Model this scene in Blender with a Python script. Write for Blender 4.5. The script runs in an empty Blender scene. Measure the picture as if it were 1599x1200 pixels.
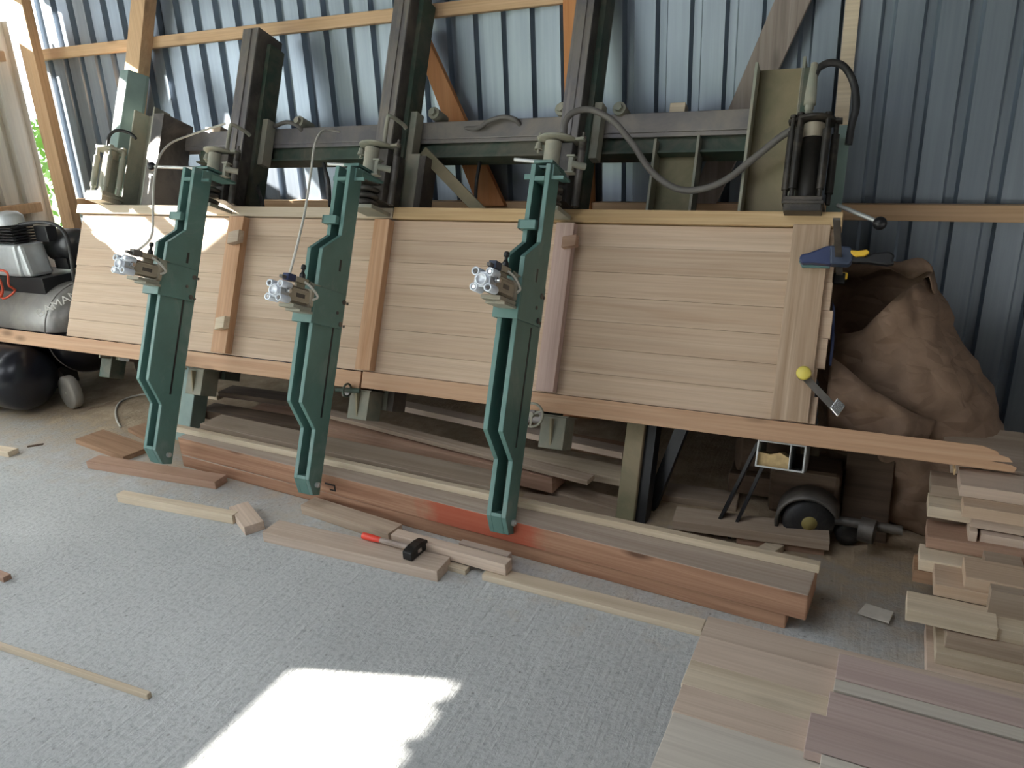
import bpy, math, random
from mathutils import Vector, Matrix, noise
import numpy as np
random.seed(7)
S = bpy.context.scene
COL = S.collection
PI = math.pi
# ------------------------------------------------------------------ camera
FPX = 1179.5
PIT, ROL, YAW, LEAN = [math.radians(a) for a in (19.501, -2.552, 25.893, 23.08)]
CAM = np.array([0, 0, 1.6])
cF = np.array([-math.sin(YAW)*math.cos(PIT), math.cos(YAW)*math.cos(PIT), -math.sin(PIT)])
cR0 = np.array([math.cos(YAW), math.sin(YAW), 0]); cU0 = np.cross(cR0, cF)
cR = cR0*math.cos(ROL) + cU0*math.sin(ROL); cU = -cR0*math.sin(ROL) + cU0*math.cos(ROL)
cam = bpy.data.cameras.new('camera'); co = bpy.data.objects.new('camera', cam); COL.objects.link(co)
cam.sensor_fit = 'HORIZONTAL'; cam.sensor_width = 36; cam.lens = FPX/1599*36
cam.clip_start = .02
m = Matrix(((cR[0], cU[0], -cF[0], 0), (cR[1], cU[1], -cF[1], 0), (cR[2], cU[2], -cF[2], 1.6), (0, 0, 0, 1)))
co.matrix_world = m
S.camera = co
# measuring helpers: where a sight line of the photograph meets a known plane of the place
def ray(x, y): return cF*FPX + cR*(x-799.5) - cU*(y-600)
def hit(x, y, n, d):
    r = ray(x, y); n = np.array(n, float); return CAM + r*(d-n@CAM)/(n@r)
def fl(x, y, z=0): return hit(x, y, (0, 0, 1), z)
def wy(x, y, Y): return hit(x, y, (0, 1, 0), Y)
def wx(x, y, X): return hit(x, y, (1, 0, 0), X)
YP = 2.50                                     # the leaning press plane meets the floor at y = YP
NP = np.array([0, math.cos(LEAN), -math.sin(LEAN)]); VP = np.array([0, math.sin(LEAN), math.cos(LEAN)])
PO = np.array([0, YP, 0])
def P(u, d, v): return PO + np.array([u, 0, 0]) + NP*d + VP*v
def pr(x, y, d=0):                            # press coordinates: u along, d depth behind the panel face, v up the lean
    p = hit(x, y, NP, NP@PO + d); return (p[0], d, float((p-PO)@VP))
# ------------------------------------------------------------------ materials
def newmat(name):
    mt = bpy.data.materials.new(name); mt.use_nodes = True
    nt = mt.node_tree; b = nt.nodes['Principled BSDF']
    return mt, nt, b
def N(nt, t, **k):
    n = nt.nodes.new(t)
    for a, v in k.items(): setattr(n, a, v)
    return n
def ramp(nt, stops):
    r = N(nt, 'ShaderNodeValToRGB'); e = r.color_ramp.elements
    while len(e) < len(stops): e.new(.5)
    for i, (p, c) in enumerate(stops):
        e[i].position = p; e[i].color = (*c, 1) if len(c) == 3 else c
    return r
def mixc(nt, a, b, fac, mode='MIX'):
    mx = N(nt, 'ShaderNodeMix', data_type='RGBA', blend_type=mode)
    for s, v in ((mx.inputs[0], fac), (mx.inputs[6], a), (mx.inputs[7], b)):
        if hasattr(v, 'is_output'): nt.links.new(v, s)
        else: s.default_value = v if not isinstance(v, tuple) or len(v) == 4 else (*v, 1)
    return mx.outputs[2]
def coords(nt, scale, rnd=True, kind='Object'):
    tc = N(nt, 'ShaderNodeTexCoord'); mp = N(nt, 'ShaderNodeMapping')
    nt.links.new(tc.outputs[kind], mp.inputs[0]); mp.inputs['Scale'].default_value = scale
    if rnd:
        oi = N(nt, 'ShaderNodeObjectInfo'); mm = N(nt, 'ShaderNodeMath', operation='MULTIPLY'); mm.inputs[1].default_value = 37.
        nt.links.new(oi.outputs['Random'], mm.inputs[0]); nt.links.new(mm.outputs[0], mp.inputs['Location'])
    return mp.outputs[0]
def noise_n(nt, vec, scale, detail=5, rough=.55, dist=0.):
    n = N(nt, 'ShaderNodeTexNoise'); n.inputs['Scale'].default_value = scale; n.inputs['Detail'].default_value = detail
    n.inputs['Roughness'].default_value = rough; n.inputs['Distortion'].default_value = dist
    nt.links.new(vec, n.inputs['Vector']); return n.outputs['Fac']
def bump(nt, b, h, s=.2, d=.002):
    bp = N(nt, 'ShaderNodeBump'); bp.inputs['Strength'].default_value = s; bp.inputs['Distance'].default_value = d
    nt.links.new(h, bp.inputs['Height']); nt.links.new(bp.outputs[0], b.inputs['Normal'])
def wood(name, dark, light, axis='X', rough=.65, knots=0., vary=.18, grain=1., dust=None, sat=.0):
    mt, nt, b = newmat(name)
    i = 'XYZ'.index(axis)
    sc = [13*grain]*3; sc[i] = .5*grain
    v = coords(nt, sc)
    n1 = noise_n(nt, v, 1.6, 6, .6, 1.2)
    sf = [80*grain]*3; sf[i] = 1.1*grain
    n2 = noise_n(nt, coords(nt, sf), 1.5, 3, .6)
    r = ramp(nt, [(.30, dark), (.52, tuple((a+c)/2 for a, c in zip(dark, light))), (.72, light)])
    nt.links.new(n1, r.inputs[0])
    r2 = ramp(nt, [(.3, (.86, .845, .83)), (.62, (1.03, 1.03, 1.02))]); nt.links.new(n2, r2.inputs[0])
    c = mixc(nt, r.outputs[0], r2.outputs[0], .8, 'MULTIPLY')
    if knots:
        sk = [9, 9, 9]; sk[i] = 3.2
        vo = N(nt, 'ShaderNodeTexVoronoi'); vo.inputs['Scale'].default_value = .9; nt.links.new(coords(nt, sk), vo.inputs['Vector'])
        rk = ramp(nt, [(0.06, (1, 1, 1)), (.2, (0, 0, 0))]); nt.links.new(vo.outputs['Distance'], rk.inputs[0])
        mu = N(nt, 'ShaderNodeMath', operation='MULTIPLY'); mu.inputs[1].default_value = knots; nt.links.new(rk.outputs[0], mu.inputs[0])
        c = mixc(nt, c, tuple(x*.35 for x in dark), mu.outputs[0])
    if dust:
        nd = noise_n(nt, coords(nt, (3, 3, 3)), 1.5, 5, .6)
        rd = ramp(nt, [(.42, (0, 0, 0)), (.66, (1, 1, 1))]); nt.links.new(nd, rd.inputs[0])
        c = mixc(nt, c, dust, rd.outputs[0])
    oi = N(nt, 'ShaderNodeObjectInfo'); mr = N(nt, 'ShaderNodeMapRange')
    mr.inputs['To Min'].default_value = 1-vary; mr.inputs['To Max'].default_value = 1+vary
    nt.links.new(oi.outputs['Random'], mr.inputs[0])
    hs = N(nt, 'ShaderNodeHueSaturation'); nt.links.new(c, hs.inputs['Color']); nt.links.new(mr.outputs[0], hs.inputs['Value'])
    nt.links.new(hs.outputs[0], b.inputs['Base Color']); b.inputs['Roughness'].default_value = rough
    b.inputs['Specular IOR Level'].default_value = .3
    bump(nt, b, n2, .25, .001)
    return mt
def plain(name, c, rough=.5, metal=0., var=.15, dust=None, dust_amt=.5, scale=8., spec=.5, coat=0.):
    mt, nt, b = newmat(name)
    n1 = noise_n(nt, coords(nt, (scale,)*3), 1., 5, .6)
    r = ramp(nt, [(.3, tuple(x*(1-var) for x in c)), (.7, tuple(min(1, x*(1+var)) for x in c))]); nt.links.new(n1, r.inputs[0])
    col = r.outputs[0]
    if dust:
        n2 = noise_n(nt, coords(nt, (scale*.6,)*3), 1.3, 6, .65, .5)
        rd = ramp(nt, [(.62-.4*dust_amt, (0, 0, 0)), (.86-.4*dust_amt, (1, 1, 1))]); nt.links.new(n2, rd.inputs[0])
        col = mixc(nt, col, dust, rd.outputs[0])
    nt.links.new(col, b.inputs['Base Color'])
    b.inputs['Roughness'].default_value = rough; b.inputs['Metallic'].default_value = metal
    b.inputs['Specular IOR Level'].default_value = spec; b.inputs['Coat Weight'].default_value = coat
    return mt
DUST = (.36, .30, .22)
M = {}
M['oak'] = wood('oak_panel', (.49, .35, .245), (.60, .465, .35), vary=.06)
M['oak_v'] = wood('oak_cleat', (.36, .24, .155), (.60, .455, .335), 'Z', vary=.05, grain=.9)
M['caul'] = wood('pine_caul', (.42, .27, .13), (.62, .45, .26), knots=.5, vary=.05)
M['larch'] = wood('larch_rail', (.48, .28, .165), (.61, .40, .26), knots=.7, vary=.08)
M['larch_v'] = wood('larch_batten', (.46, .25, .13), (.66, .42, .27), 'Z', vary=.1)
M['pink_v'] = wood('rosy_batten', (.42, .29, .25), (.56, .42, .38), 'Z', vary=.05)
M['beam'] = wood('red_larch', (.26, .125, .075), (.50, .30, .195), knots=.9, vary=.08)
def stain(mt, x0, x1, col):
    nt = mt.node_tree; b = nt.nodes['Principled BSDF']; src = b.inputs['Base Color'].links[0].from_socket
    tc = N(nt, 'ShaderNodeTexCoord'); sp = N(nt, 'ShaderNodeSeparateXYZ'); nt.links.new(tc.outputs['Object'], sp.inputs[0])
    n = noise_n(nt, tc.outputs['Object'], 9, 5, .65)
    a = N(nt, 'ShaderNodeMath', operation='MULTIPLY_ADD'); a.inputs[1].default_value = .22; nt.links.new(n, a.inputs[0]); nt.links.new(sp.outputs[0], a.inputs[2])
    m1 = N(nt, 'ShaderNodeMapRange'); m1.inputs['From Min'].default_value = x0+.08; m1.inputs['From Max'].default_value = x0+.16; nt.links.new(a.outputs[0], m1.inputs[0])
    m2 = N(nt, 'ShaderNodeMapRange'); m2.inputs['From Min'].default_value = x1+.16; m2.inputs['From Max'].default_value = x1+.04; nt.links.new(a.outputs[0], m2.inputs[0])
    mm = N(nt, 'ShaderNodeMath', operation='MULTIPLY'); nt.links.new(m1.outputs[0], mm.inputs[0]); nt.links.new(m2.outputs[0], mm.inputs[1])
    m3 = N(nt, 'ShaderNodeMath', operation='MULTIPLY'); m3.inputs[1].default_value = .8; nt.links.new(mm.outputs[0], m3.inputs[0])
    nt.links.new(mixc(nt, src, col, m3.outputs[0]), b.inputs['Base Color'])
M['beamred'] = wood('red_larch_stained', (.26, .125, .075), (.50, .30, .195), knots=.9, vary=.05)
stain(M['beamred'], 1.52, 2.06, (.38, .07, .035))
M['beamtop'] = wood('weathered_top', (.36, .28, .23), (.48, .40, .34), vary=.1)
M['pale'] = wood('pale_board', (.54, .44, .32), (.68, .58, .45), vary=.12, knots=.2)
M['grey'] = wood('greyed_board', (.33, .25, .19), (.46, .37, .29), vary=.2, knots=.2)
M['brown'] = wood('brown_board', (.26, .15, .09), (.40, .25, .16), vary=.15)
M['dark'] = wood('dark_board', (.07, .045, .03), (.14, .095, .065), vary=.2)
M['redboard'] = wood('reddish_board', (.33, .20, .14), (.48, .32, .24), vary=.1)
M['ash'] = wood('planed_board', (.50, .39, .31), (.63, .51, .42), vary=.15)
M['rosy'] = wood('rosy_board', (.44, .335, .305), (.53, .42, .385), vary=.05)
M['sap'] = wood('sapwood_board', (.52, .47, .41), (.62, .57, .50), vary=.05)
M['frame'] = wood('shed_timber', (.55, .35, .20), (.69, .48, .30), knots=.4, vary=.08)
M['frame_v'] = wood('shed_timber_upright', (.55, .34, .19), (.68, .46, .28), 'Z', knots=.4, vary=.06)
M['brace'] = wood('orange_brace', (.50, .20, .07), (.62, .30, .13), 'Z', vary=.05)
M['greybrace'] = wood('grey_brace', (.22, .18, .16), (.33, .28, .25), 'Z', knots=.5, vary=.05)
M['green'] = plain('green_paint', (.10, .20, .18), .42, 0, .12, dust=(.20, .27, .25), dust_amt=.2, scale=6)
M['dgreen'] = plain('dark_green_paint', (.045, .075, .055), .6, 0, .2, dust=(.13, .12, .09), dust_amt=.5)
M['steel'] = plain('dusty_dark_steel', (.060, .055, .052), .5, .3, .3, dust=(.16, .14, .12), dust_amt=.55, scale=5)
M['ramdark'] = plain('grimy_black_iron', (.028, .025, .022), .45, .3, .3, dust=(.11, .09, .07), dust_amt=.35, scale=9)
M['beamsteel'] = plain('grey_channel', (.17, .16, .17), .42, .35, .25, dust=(.26, .23, .20), dust_amt=.55, scale=4)
M['olive'] = plain('olive_dusty_paint', (.19, .175, .10), .65, 0, .15, dust=(.30, .24, .15), dust_amt=.6, scale=4)
M['bracket'] = plain('grey_green_bracket', (.20, .20, .155), .65, 0, .15, dust=(.28, .25, .19), dust_amt=.5)
M['teal'] = plain('pale_teal_paint', (.21, .29, .27), .6, 0, .12)
M['lightgreen'] = plain('grey_green_plate', (.26, .27, .22), .6, 0, .15, dust=(.36, .32, .25), dust_amt=.5)
M['alu'] = plain('cast_aluminium', (.50, .53, .57), .38, .75, .1)
M['aluw'] = plain('aluminium_face', (.62, .66, .72), .4, .3, .06)
M['cyl'] = plain('dusty_cylinder', (.33, .29, .225), .5, .1, .15, dust=(.42, .36, .27), dust_amt=.5)
M['black'] = plain('black_plastic', (.012, .012, .014), .4, 0, .2)
M['rubber'] = plain('black_rubber', (.02, .02, .022), .55, 0, .2, dust=(.10, .09, .08), dust_amt=.3)
M['hosegrey'] = plain('dusty_hose', (.13, .12, .11), .6, 0, .2)
M['white_hose'] = plain('white_air_hose', (.70, .67, .60), .45, 0, .05)
M['clear_hose'] = plain('pale_tube', (.60, .58, .52), .4, 0, .05)
M['blue'] = plain('blue_plastic', (.020, .035, .11), .4, 0, .15)
M['dblue'] = plain('slate_blue_plastic', (.035, .05, .09), .45, 0, .15)
M['teal_pad'] = plain('teal_pad', (.12, .24, .24), .6)
M['yellow'] = plain('yellow_plastic', (.80, .50, .04), .4, 0, .06)
M['lemon'] = plain('lemon_knob', (.75, .62, .12), .45, 0, .06)
M['dullyellow'] = plain('dusty_yellow_hub', (.30, .24, .08), .6, 0, .1)
M['chrome'] = plain('bright_steel', (.60, .60, .60), .25, .95, .08)
M['zinc'] = plain('galvanised_steel', (.55, .56, .55), .45, .6, .1)
M['sawdust'] = plain('sawdust', (.50, .36, .18), .95, 0, .2, scale=40)
M['paint_red'] = plain('red_handle', (.62, .045, .025), .4)
M['hammer'] = plain('hammer_head', (.025, .024, .024), .4, .4, .2, dust=(.09, .085, .08), dust_amt=.25, scale=25)
M['handle'] = wood('worn_handle', (.20, .13, .10), (.55, .50, .46), rough=.6, vary=0, grain=3)
M['orange_hose'] = plain('red_air_line', (.55, .075, .03), .45)
M['pump'] = plain('pump_casting', (.50, .52, .53), .45, .4, .1, scale=12)
M['motor'] = plain('black_motor', (.02, .02, .022), .35, .1, .2)
M['tank'] = plain('navy_tank', (.006, .007, .013), .32, 0, .2, coat=.15)
M['tankgrey'] = plain('grey_dust_and_gleam', (.22, .21, .20), .35, .2, .1, dust=(.32, .30, .27), dust_amt=.45)
M['mark'] = plain('white_print', (.62, .60, .56), .6)
M['wheelgrey'] = plain('dusty_wheel', (.24, .22, .19), .8)
M['leaf'] = plain('leaf_green', (.10, .20, .045), .6, 0, .4, scale=3)
M['grass'] = plain('grass_ground', (.16, .22, .07), .9, 0, .3, scale=.8)
M['roof'] = plain('roof_sheet', (.10, .10, .11), .6, .1)
M['paper'] = plain('paper_scrap', (.52, .48, .42), .8, 0, .12, scale=30)
M['concrete_wall'] = plain('wall_sheet_plain', (.10, .105, .11), .6, .1)

def mat_kraft():
    mt, nt, b = newmat('kraft_paper')
    n1 = noise_n(nt, coords(nt, (6, 6, 6)), 1., 6, .6, .4)
    r = ramp(nt, [(.3, (.175, .108, .068)), (.7, (.27, .175, .118))]); nt.links.new(n1, r.inputs[0])
    nt.links.new(r.outputs[0], b.inputs['Base Color']); b.inputs['Roughness'].default_value = .75
    vo = N(nt, 'ShaderNodeTexVoronoi', feature='DISTANCE_TO_EDGE'); vo.inputs['Scale'].default_value = 9
    nt.links.new(coords(nt, (1, 1, 1.6)), vo.inputs['Vector'])
    bump(nt, b, vo.outputs['Distance'], .6, .03)
    return mt
M['kraft'] = mat_kraft()
def mat_floor():
    mt, nt, b = newmat('dusty_concrete')
    v = coords(nt, (1, 1, 1), False)
    n1 = noise_n(nt, v, 1.3, 6, .6); n2 = noise_n(nt, v, 60, 4, .7); n3 = noise_n(nt, v, 9, 5, .65)
    r = ramp(nt, [(.3, (.40, .412, .412)), (.7, (.50, .512, .512))]); nt.links.new(n1, r.inputs[0])
    r2 = ramp(nt, [(.30, (.66, .66, .66)), (.52, (1.03, 1.03, 1.03))]); nt.links.new(n2, r2.inputs[0])
    c = mixc(nt, r.outputs[0], r2.outputs[0], .85, 'MULTIPLY')
    # brushed streaks running away from the doorway
    mp = N(nt, 'ShaderNodeMapping'); tc = N(nt, 'ShaderNodeTexCoord'); nt.links.new(tc.outputs['Object'], mp.inputs[0])
    mp.inputs['Rotation'].default_value = (0, 0, math.radians(27)); mp.inputs['Scale'].default_value = (45, 5, 1)
    n4 = noise_n(nt, mp.outputs[0], 1, 3, .6, .3)
    # sawdust lying along the wall and round the compressor
    sp = N(nt, 'ShaderNodeSeparateXYZ'); nt.links.new(tc.outputs['Object'], sp.inputs[0])
    def math_(op, a, bb):
        q = N(nt, 'ShaderNodeMath', operation=op)
        for s, x in ((q.inputs[0], a), (q.inputs[1], bb)):
            if hasattr(x, 'is_output'): nt.links.new(x, s)
            else: s.default_value = x
        return q.outputs[0]
    y2 = math_('ADD', sp.outputs[1], math_('MULTIPLY', n3, 1.1))
    mr = N(nt, 'ShaderNodeMapRange'); mr.inputs['From Min'].default_value = 2.80; mr.inputs['From Max'].default_value = 3.45
    nt.links.new(math_('ADD', y2, math_('MULTIPLY', n1, .4)), mr.inputs[0])
    rs = ramp(nt, [(.3, (.27, .195, .125)), (.7, (.46, .36, .25))]); nt.links.new(n3, rs.inputs[0])
    c = mixc(nt, c, rs.outputs[0], mr.outputs[0])
    vo = N(nt, 'ShaderNodeTexVoronoi'); vo.inputs['Scale'].default_value = 16; nt.links.new(v, vo.inputs['Vector'])
    rk = ramp(nt, [(.04, (.30, .26, .23)), (.10, (1, 1, 1))]); nt.links.new(vo.outputs['Distance'], rk.inputs[0])
    c = mixc(nt, c, rk.outputs[0], .55, 'MULTIPLY')
    nt.links.new(c, b.inputs['Base Color']); b.inputs['Roughness'].default_value = .85
    h = mixc(nt, n2, n4, .6)
    bump(nt, b, h, .9, .009)
    return mt
M['floor'] = mat_floor()
def mat_sheet(name, c1, c2, rough, metal):
    mt, nt, b = newmat(name)
    n1 = noise_n(nt, coords(nt, (2.2, 2.2, .5), False), 1., 6, .6)
    n2 = noise_n(nt, coords(nt, (40, 40, 1.2), False), 1., 3, .6)
    r = ramp(nt, [(.3, c1), (.7, c2)]); nt.links.new(n1, r.inputs[0])
    r2 = ramp(nt, [(.35, (.86, .87, .88)), (.65, (1.06, 1.06, 1.06))]); nt.links.new(n2, r2.inputs[0])
    nt.links.new(mixc(nt, r.outputs[0], r2.outputs[0], .7, 'MULTIPLY'), b.inputs['Base Color'])
    b.inputs['Roughness'].default_value = rough; b.inputs['Metallic'].default_value = metal
    return mt
M['sheet'] = mat_sheet('blue_grey_sheet', (.235, .275, .325), (.31, .355, .41), .40, .75)
M['cream'] = mat_sheet('cream_sheet', (.60, .55, .47), (.72, .67, .58), .6, 0)
# ------------------------------------------------------------------ mesh builder
class MB:
    def __init__(s): s.v = []; s.f = []; s.s = []
    def add(s, vs, fs, smooth=False):
        o = len(s.v); s.v += [tuple(float(c) for c in q) for q in vs]
        for f in fs: s.f.append(tuple(i+o for i in f)); s.s.append(smooth)
        return s
    def box(s, a, b):
        (x0, y0, z0), (x1, y1, z1) = [[min(p, q) for p, q in zip(a, b)], [max(p, q) for p, q in zip(a, b)]]
        return s.add([(x0, y0, z0), (x1, y0, z0), (x1, y1, z0), (x0, y1, z0), (x0, y0, z1), (x1, y0, z1), (x1, y1, z1), (x0, y1, z1)],
                     [(0, 3, 2, 1), (4, 5, 6, 7), (0, 1, 5, 4), (1, 2, 6, 5), (2, 3, 7, 6), (3, 0, 4, 7)])
    def bar(s, p, q, w, h, up=(0, 0, 1)):          # rectangular bar from p to q; w sideways, h along up
        p = Vector(p); q = Vector(q); t = (q-p).normalized(); up = Vector(up)
        sd = t.cross(up); sd = sd.normalized() if sd.length > 1e-6 else Vector((1, 0, 0)); up = sd.cross(t).normalized()
        vs = []
        for c in (p, q):
            for a, b_ in ((-1, -1), (1, -1), (1, 1), (-1, 1)): vs.append(c + sd*a*w/2 + up*b_*h/2)
        return s.add(vs, [(0, 3, 2, 1), (4, 5, 6, 7), (0, 1, 5, 4), (1, 2, 6, 5), (2, 3, 7, 6), (3, 0, 4, 7)])
    def prism(s, poly, axis, a, b):                # polygon in the two other axes, extruded along axis from a to b
        n = len(poly); i = 'xyz'.index(axis)
        def mk(p, c): q = list(p); q.insert(i, c); return q
        vs = [mk(p, a) for p in poly] + [mk(p, b) for p in poly]
        fs = [tuple(range(n))[::-1], tuple(range(n, 2*n))] + [(k, (k+1) % n, n+(k+1) % n, n+k) for k in range(n)]
        return s.add(vs, fs)
    def lathe(s, p, axis, prof, n=24, smooth=True):  # prof: (distance along axis, radius) list; sharp steps by doubled points
        p = Vector(p); t = Vector(axis).normalized(); a = t.orthogonal().normalized(); b = t.cross(a)
        vs = []; fs = []
        for (h, r) in prof:
            for k in range(n): th = 2*PI*k/n; vs.append(p + t*h + (a*math.cos(th)+b*math.sin(th))*r)
        for j in range(len(prof)-1):
            if prof[j] == prof[j+1]: continue
            for k in range(n): fs.append((j*n+k, j*n+(k+1) % n, (j+1)*n+(k+1) % n, (j+1)*n+k))
        s.add(vs, fs, smooth)
        for j, rev in ((0, True), (len(prof)-1, False)):
            if prof[j][1] > 1e-5:
                ring = vs[j*n:(j+1)*n]; s.add(ring, [tuple(range(n))[::-1] if rev else tuple(range(n))])
        return s
    def cyl(s, p, q, r, n=20, r2=None):
        p = Vector(p); q = Vector(q); L = (q-p).length
        return s.lathe(p, q-p, [(0, r), (L, r if r2 is None else r2)], n)
    def ball(s, c, r, n=16, sq=(1, 1, 1)):
        vs = []; fs = []; mrows = n//2
        for j in range(mrows+1):
            ph = PI*j/mrows
            for k in range(n):
                th = 2*PI*k/n; vs.append((c[0]+r*sq[0]*math.sin(ph)*math.cos(th), c[1]+r*sq[1]*math.sin(ph)*math.sin(th), c[2]+r*sq[2]*math.cos(ph)))
        for j in range(mrows):
            for k in range(n): fs.append((j*n+k, (j+1)*n+k, (j+1)*n+(k+1) % n, j*n+(k+1) % n))
        return s.add(vs, fs, True)
    def tube(s, pts, r, n=10, smooth_pts=6, closed=False):
        pts = [Vector(p) for p in pts]
        if smooth_pts and len(pts) > 2:
            out = []
            L = len(pts)
            rng = range(L if closed else L-1)
            for i in rng:
                g = (lambda k: pts[k % L]) if closed else (lambda k: pts[min(max(k, 0), L-1)])
                p0, p1, p2, p3 = g(i-1), g(i), g(i+1), g(i+2)
                for k in range(smooth_pts):
                    t = k/smooth_pts
                    out.append(.5*((2*p1) + (p2-p0)*t + (2*p0-5*p1+4*p2-p3)*t*t + (3*p1-p0-3*p2+p3)*t**3))
            if not closed: out.append(pts[-1])
            pts = out
        vs = []; fs = []; L = len(pts); up = None
        for i, p in enumerate(pts):
            a = pts[(i-1) % L] if (closed or i > 0) else p; c = pts[(i+1) % L] if (closed or i < L-1) else p
            t = (c-a).normalized()
            if up is None: up = t.orthogonal().normalized()
            up = (up - t*up.dot(t)).normalized(); sd = t.cross(up)
            for k in range(n): th = 2*PI*k/n; vs.append(p + (up*math.cos(th)+sd*math.sin(th))*r)
        for i in range(L if closed else L-1):
            j = (i+1) % L
            for k in range(n): fs.append((i*n+k, i*n+(k+1) % n, j*n+(k+1) % n, j*n+k))
        s.add(vs, fs, True)
        if not closed: s.add(vs[:n], [tuple(range(n))[::-1]]); s.add(vs[-n:], [tuple(range(n))])
        return s
    def mesh(s, name, org=(0, 0, 0)):
        me = bpy.data.meshes.new(name)
        me.from_pydata([(x-org[0], y-org[1], z-org[2]) for x, y, z in s.v], [], s.f)
        me.polygons.foreach_set('use_smooth', s.s); me.update()
        return me
ORG = {}
def tag(o, label=None, cat=None, group=None, kind=None):
    if label: o['label'] = label
    if cat: o['category'] = cat
    if group: o['group'] = group
    if kind: o['kind'] = kind
    return o
def press_place(o, org):
    o.location = Vector(P(*org)); o.rotation_euler = (-LEAN, 0, 0)
def thing(name, org, label, cat, group=None, press=False, rotz=0, kind=None):
    o = bpy.data.objects.new(name, None); COL.objects.link(o); o.empty_display_size = .05
    if press: press_place(o, org)
    else: o.location = org; o.rotation_euler = (0, 0, rotz)
    ORG[o.name] = tuple(float(c) for c in org)
    return tag(o, label, cat, group, kind)
def finish(o, bev):
    if bev:
        b = o.modifiers.new('bevel', 'BEVEL'); b.width = bev; b.segments = 2; b.limit_method = 'ANGLE'; b.angle_limit = math.radians(40)
def part(name, mb, mat, parent, bev=0, label=None, local=False):
    og = ORG[parent.name]
    me = mb.mesh(name, (0, 0, 0) if local else og); me.materials.append(M[mat] if isinstance(mat, str) else mat)
    o = bpy.data.objects.new(name, me); COL.objects.link(o); o.parent = parent
    ORG[o.name] = (0, 0, 0) if local else og
    finish(o, bev)
    if label: o['label'] = label
    return o
def solo(name, mb, mat, org, label, cat, group=None, press=False, bev=0, rot=None, local=False, kind=None):
    me = mb.mesh(name, (0, 0, 0) if local else org); me.materials.append(M[mat])
    o = bpy.data.objects.new(name, me); COL.objects.link(o)
    if press: press_place(o, org)
    else:
        o.location = [float(c) for c in org]
        if rot: o.rotation_euler = rot
    ORG[o.name] = tuple(float(c) for c in org)
    finish(o, bev)
    return tag(o, label, cat, group, kind)
# ------------------------------------------------------------------ the shed
WY, XL = 3.75, -5.45
solo('floor', MB().box((XL, -6, -.15), (2.6, WY+.05, 0)), 'floor', (0, 0, 0), 'dusty grey concrete floor with sawdust along the wall', 'floor', kind='structure')
solo('ground', MB().box((-40, -40, -.3), (40, 40, -.17)), 'grass', (0, 0, 0), 'grass outside the shed', 'ground', kind='structure')
def profile(a0, a1, pitch=.157, depth=.034, off=0.):
    """trapezoid ribs: (along, depth) points; depth 0 faces the room"""
    pts = []; k = math.floor((a0-off)/pitch)
    while True:
        s = off + k*pitch
        for dx, dd in ((0, 0), (.098, 0), (.110, depth), (.145, depth)):
            pts.append((s+dx, dd))
        if s > a1: break
        k += 1
    out = []
    for i in range(len(pts)-1):                    # clip to a0..a1
        (p, dp), (q, dq) = pts[i], pts[i+1]
        if q <= a0 or p >= a1: continue
        def at(x): return dp + (dq-dp)*(x-p)/(q-p)
        if not out: out.append((max(p, a0), at(max(p, a0))))
        out.append((min(q, a1), at(min(q, a1))))
    return out
def sheet_y(mb, x0, x1, z0, z1):                   # sheet facing -y at WY
    pr_ = profile(x0, x1, off=-5.03)
    vs = []; fs = []
    for k, (x, d) in enumerate(pr_): vs += [(x, WY+d, z0), (x, WY+d, z1)]
    for k in range(len(pr_)-1): fs.append((2*k, 2*k+2, 2*k+3, 2*k+1))
    mb.add(vs, fs)
def sheet_x(mb, y0, y1, z0, z1):                   # sheet facing +x at XL
    pr_ = profile(y0, y1, off=.05)
    vs = []; fs = []
    for k, (y, d) in enumerate(pr_): vs += [(XL-d, y, z0), (XL-d, y, z1)]
    for k in range(len(pr_)-1): fs.append((2*k, 2*k+2, 2*k+3, 2*k+1))
    mb.add(vs, fs)
ROOF = 3.1
mb = MB(); sheet_y(mb, XL, 2.6, 0, ROOF)
w = solo('wall_back', mb, 'sheet', (0, 0, 0), 'blue grey ribbed metal sheet wall behind the press', 'wall', kind='structure')
sm = w.modifiers.new('thick', 'SOLIDIFY'); sm.thickness = .0015; sm.offset = 1
mb = MB()
SY = 3.665                                         # the left sheet stops short of the corner: a slit of daylight
for y0, y1, z0, z1 in ((2.85, SY, 0, 2.35), (2.85, SY, 2.62, ROOF), (3.42, 3.61, 2.35, 2.62), (2.72, 2.85, 0, ROOF), (2.28, 2.72, 0, 1.81), (2.28, 2.72, 2.5, ROOF), (2.05, 2.28, 0, ROOF), (.40, 2.05, 0, .75), (.40, 2.05, 2.35, ROOF), (.285, .40, 0, ROOF),  # short strip at eave height is added, unseen, to block part of the sun
                       (-.6, .285, 0, 2.09), (-.6, .285, 2.35, ROOF), (-.9, -.6, 0, ROOF), (-3.2, -.9, 2.2, ROOF), (-6, -3.2, 0, ROOF)):
    sheet_x(mb, y0, y1, z0, z1)
w = solo('wall_left', mb, 'cream', (0, 0, 0), 'cream ribbed metal sheet wall left of the corner post', 'wall', kind='structure')
sm = w.modifiers.new('thick', 'SOLIDIFY'); sm.thickness = .0015; sm.offset = 1
solo('wall_right', MB().box((2.6, -6, 0), (2.66, WY+.05, ROOF)), 'concrete_wall', (0, 0, 0), 'plain sheet wall at the dark end of the shed', 'wall', kind='structure')
solo('wall_front', MB().box((-3.2, -6, 0), (2.6, -5.94, ROOF)).box((XL, -6, 2.8), (-3.2, -5.94, ROOF)), 'concrete_wall', (0, 0, 0), 'front wall beside the open doorway', 'wall', kind='structure')
SKX0, SKX1, SKY0, SKY1 = -4.7, -2.9, -2.6, -.3        # unseen roof opening, added to bring daylight down on the floor
rb = MB()
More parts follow.
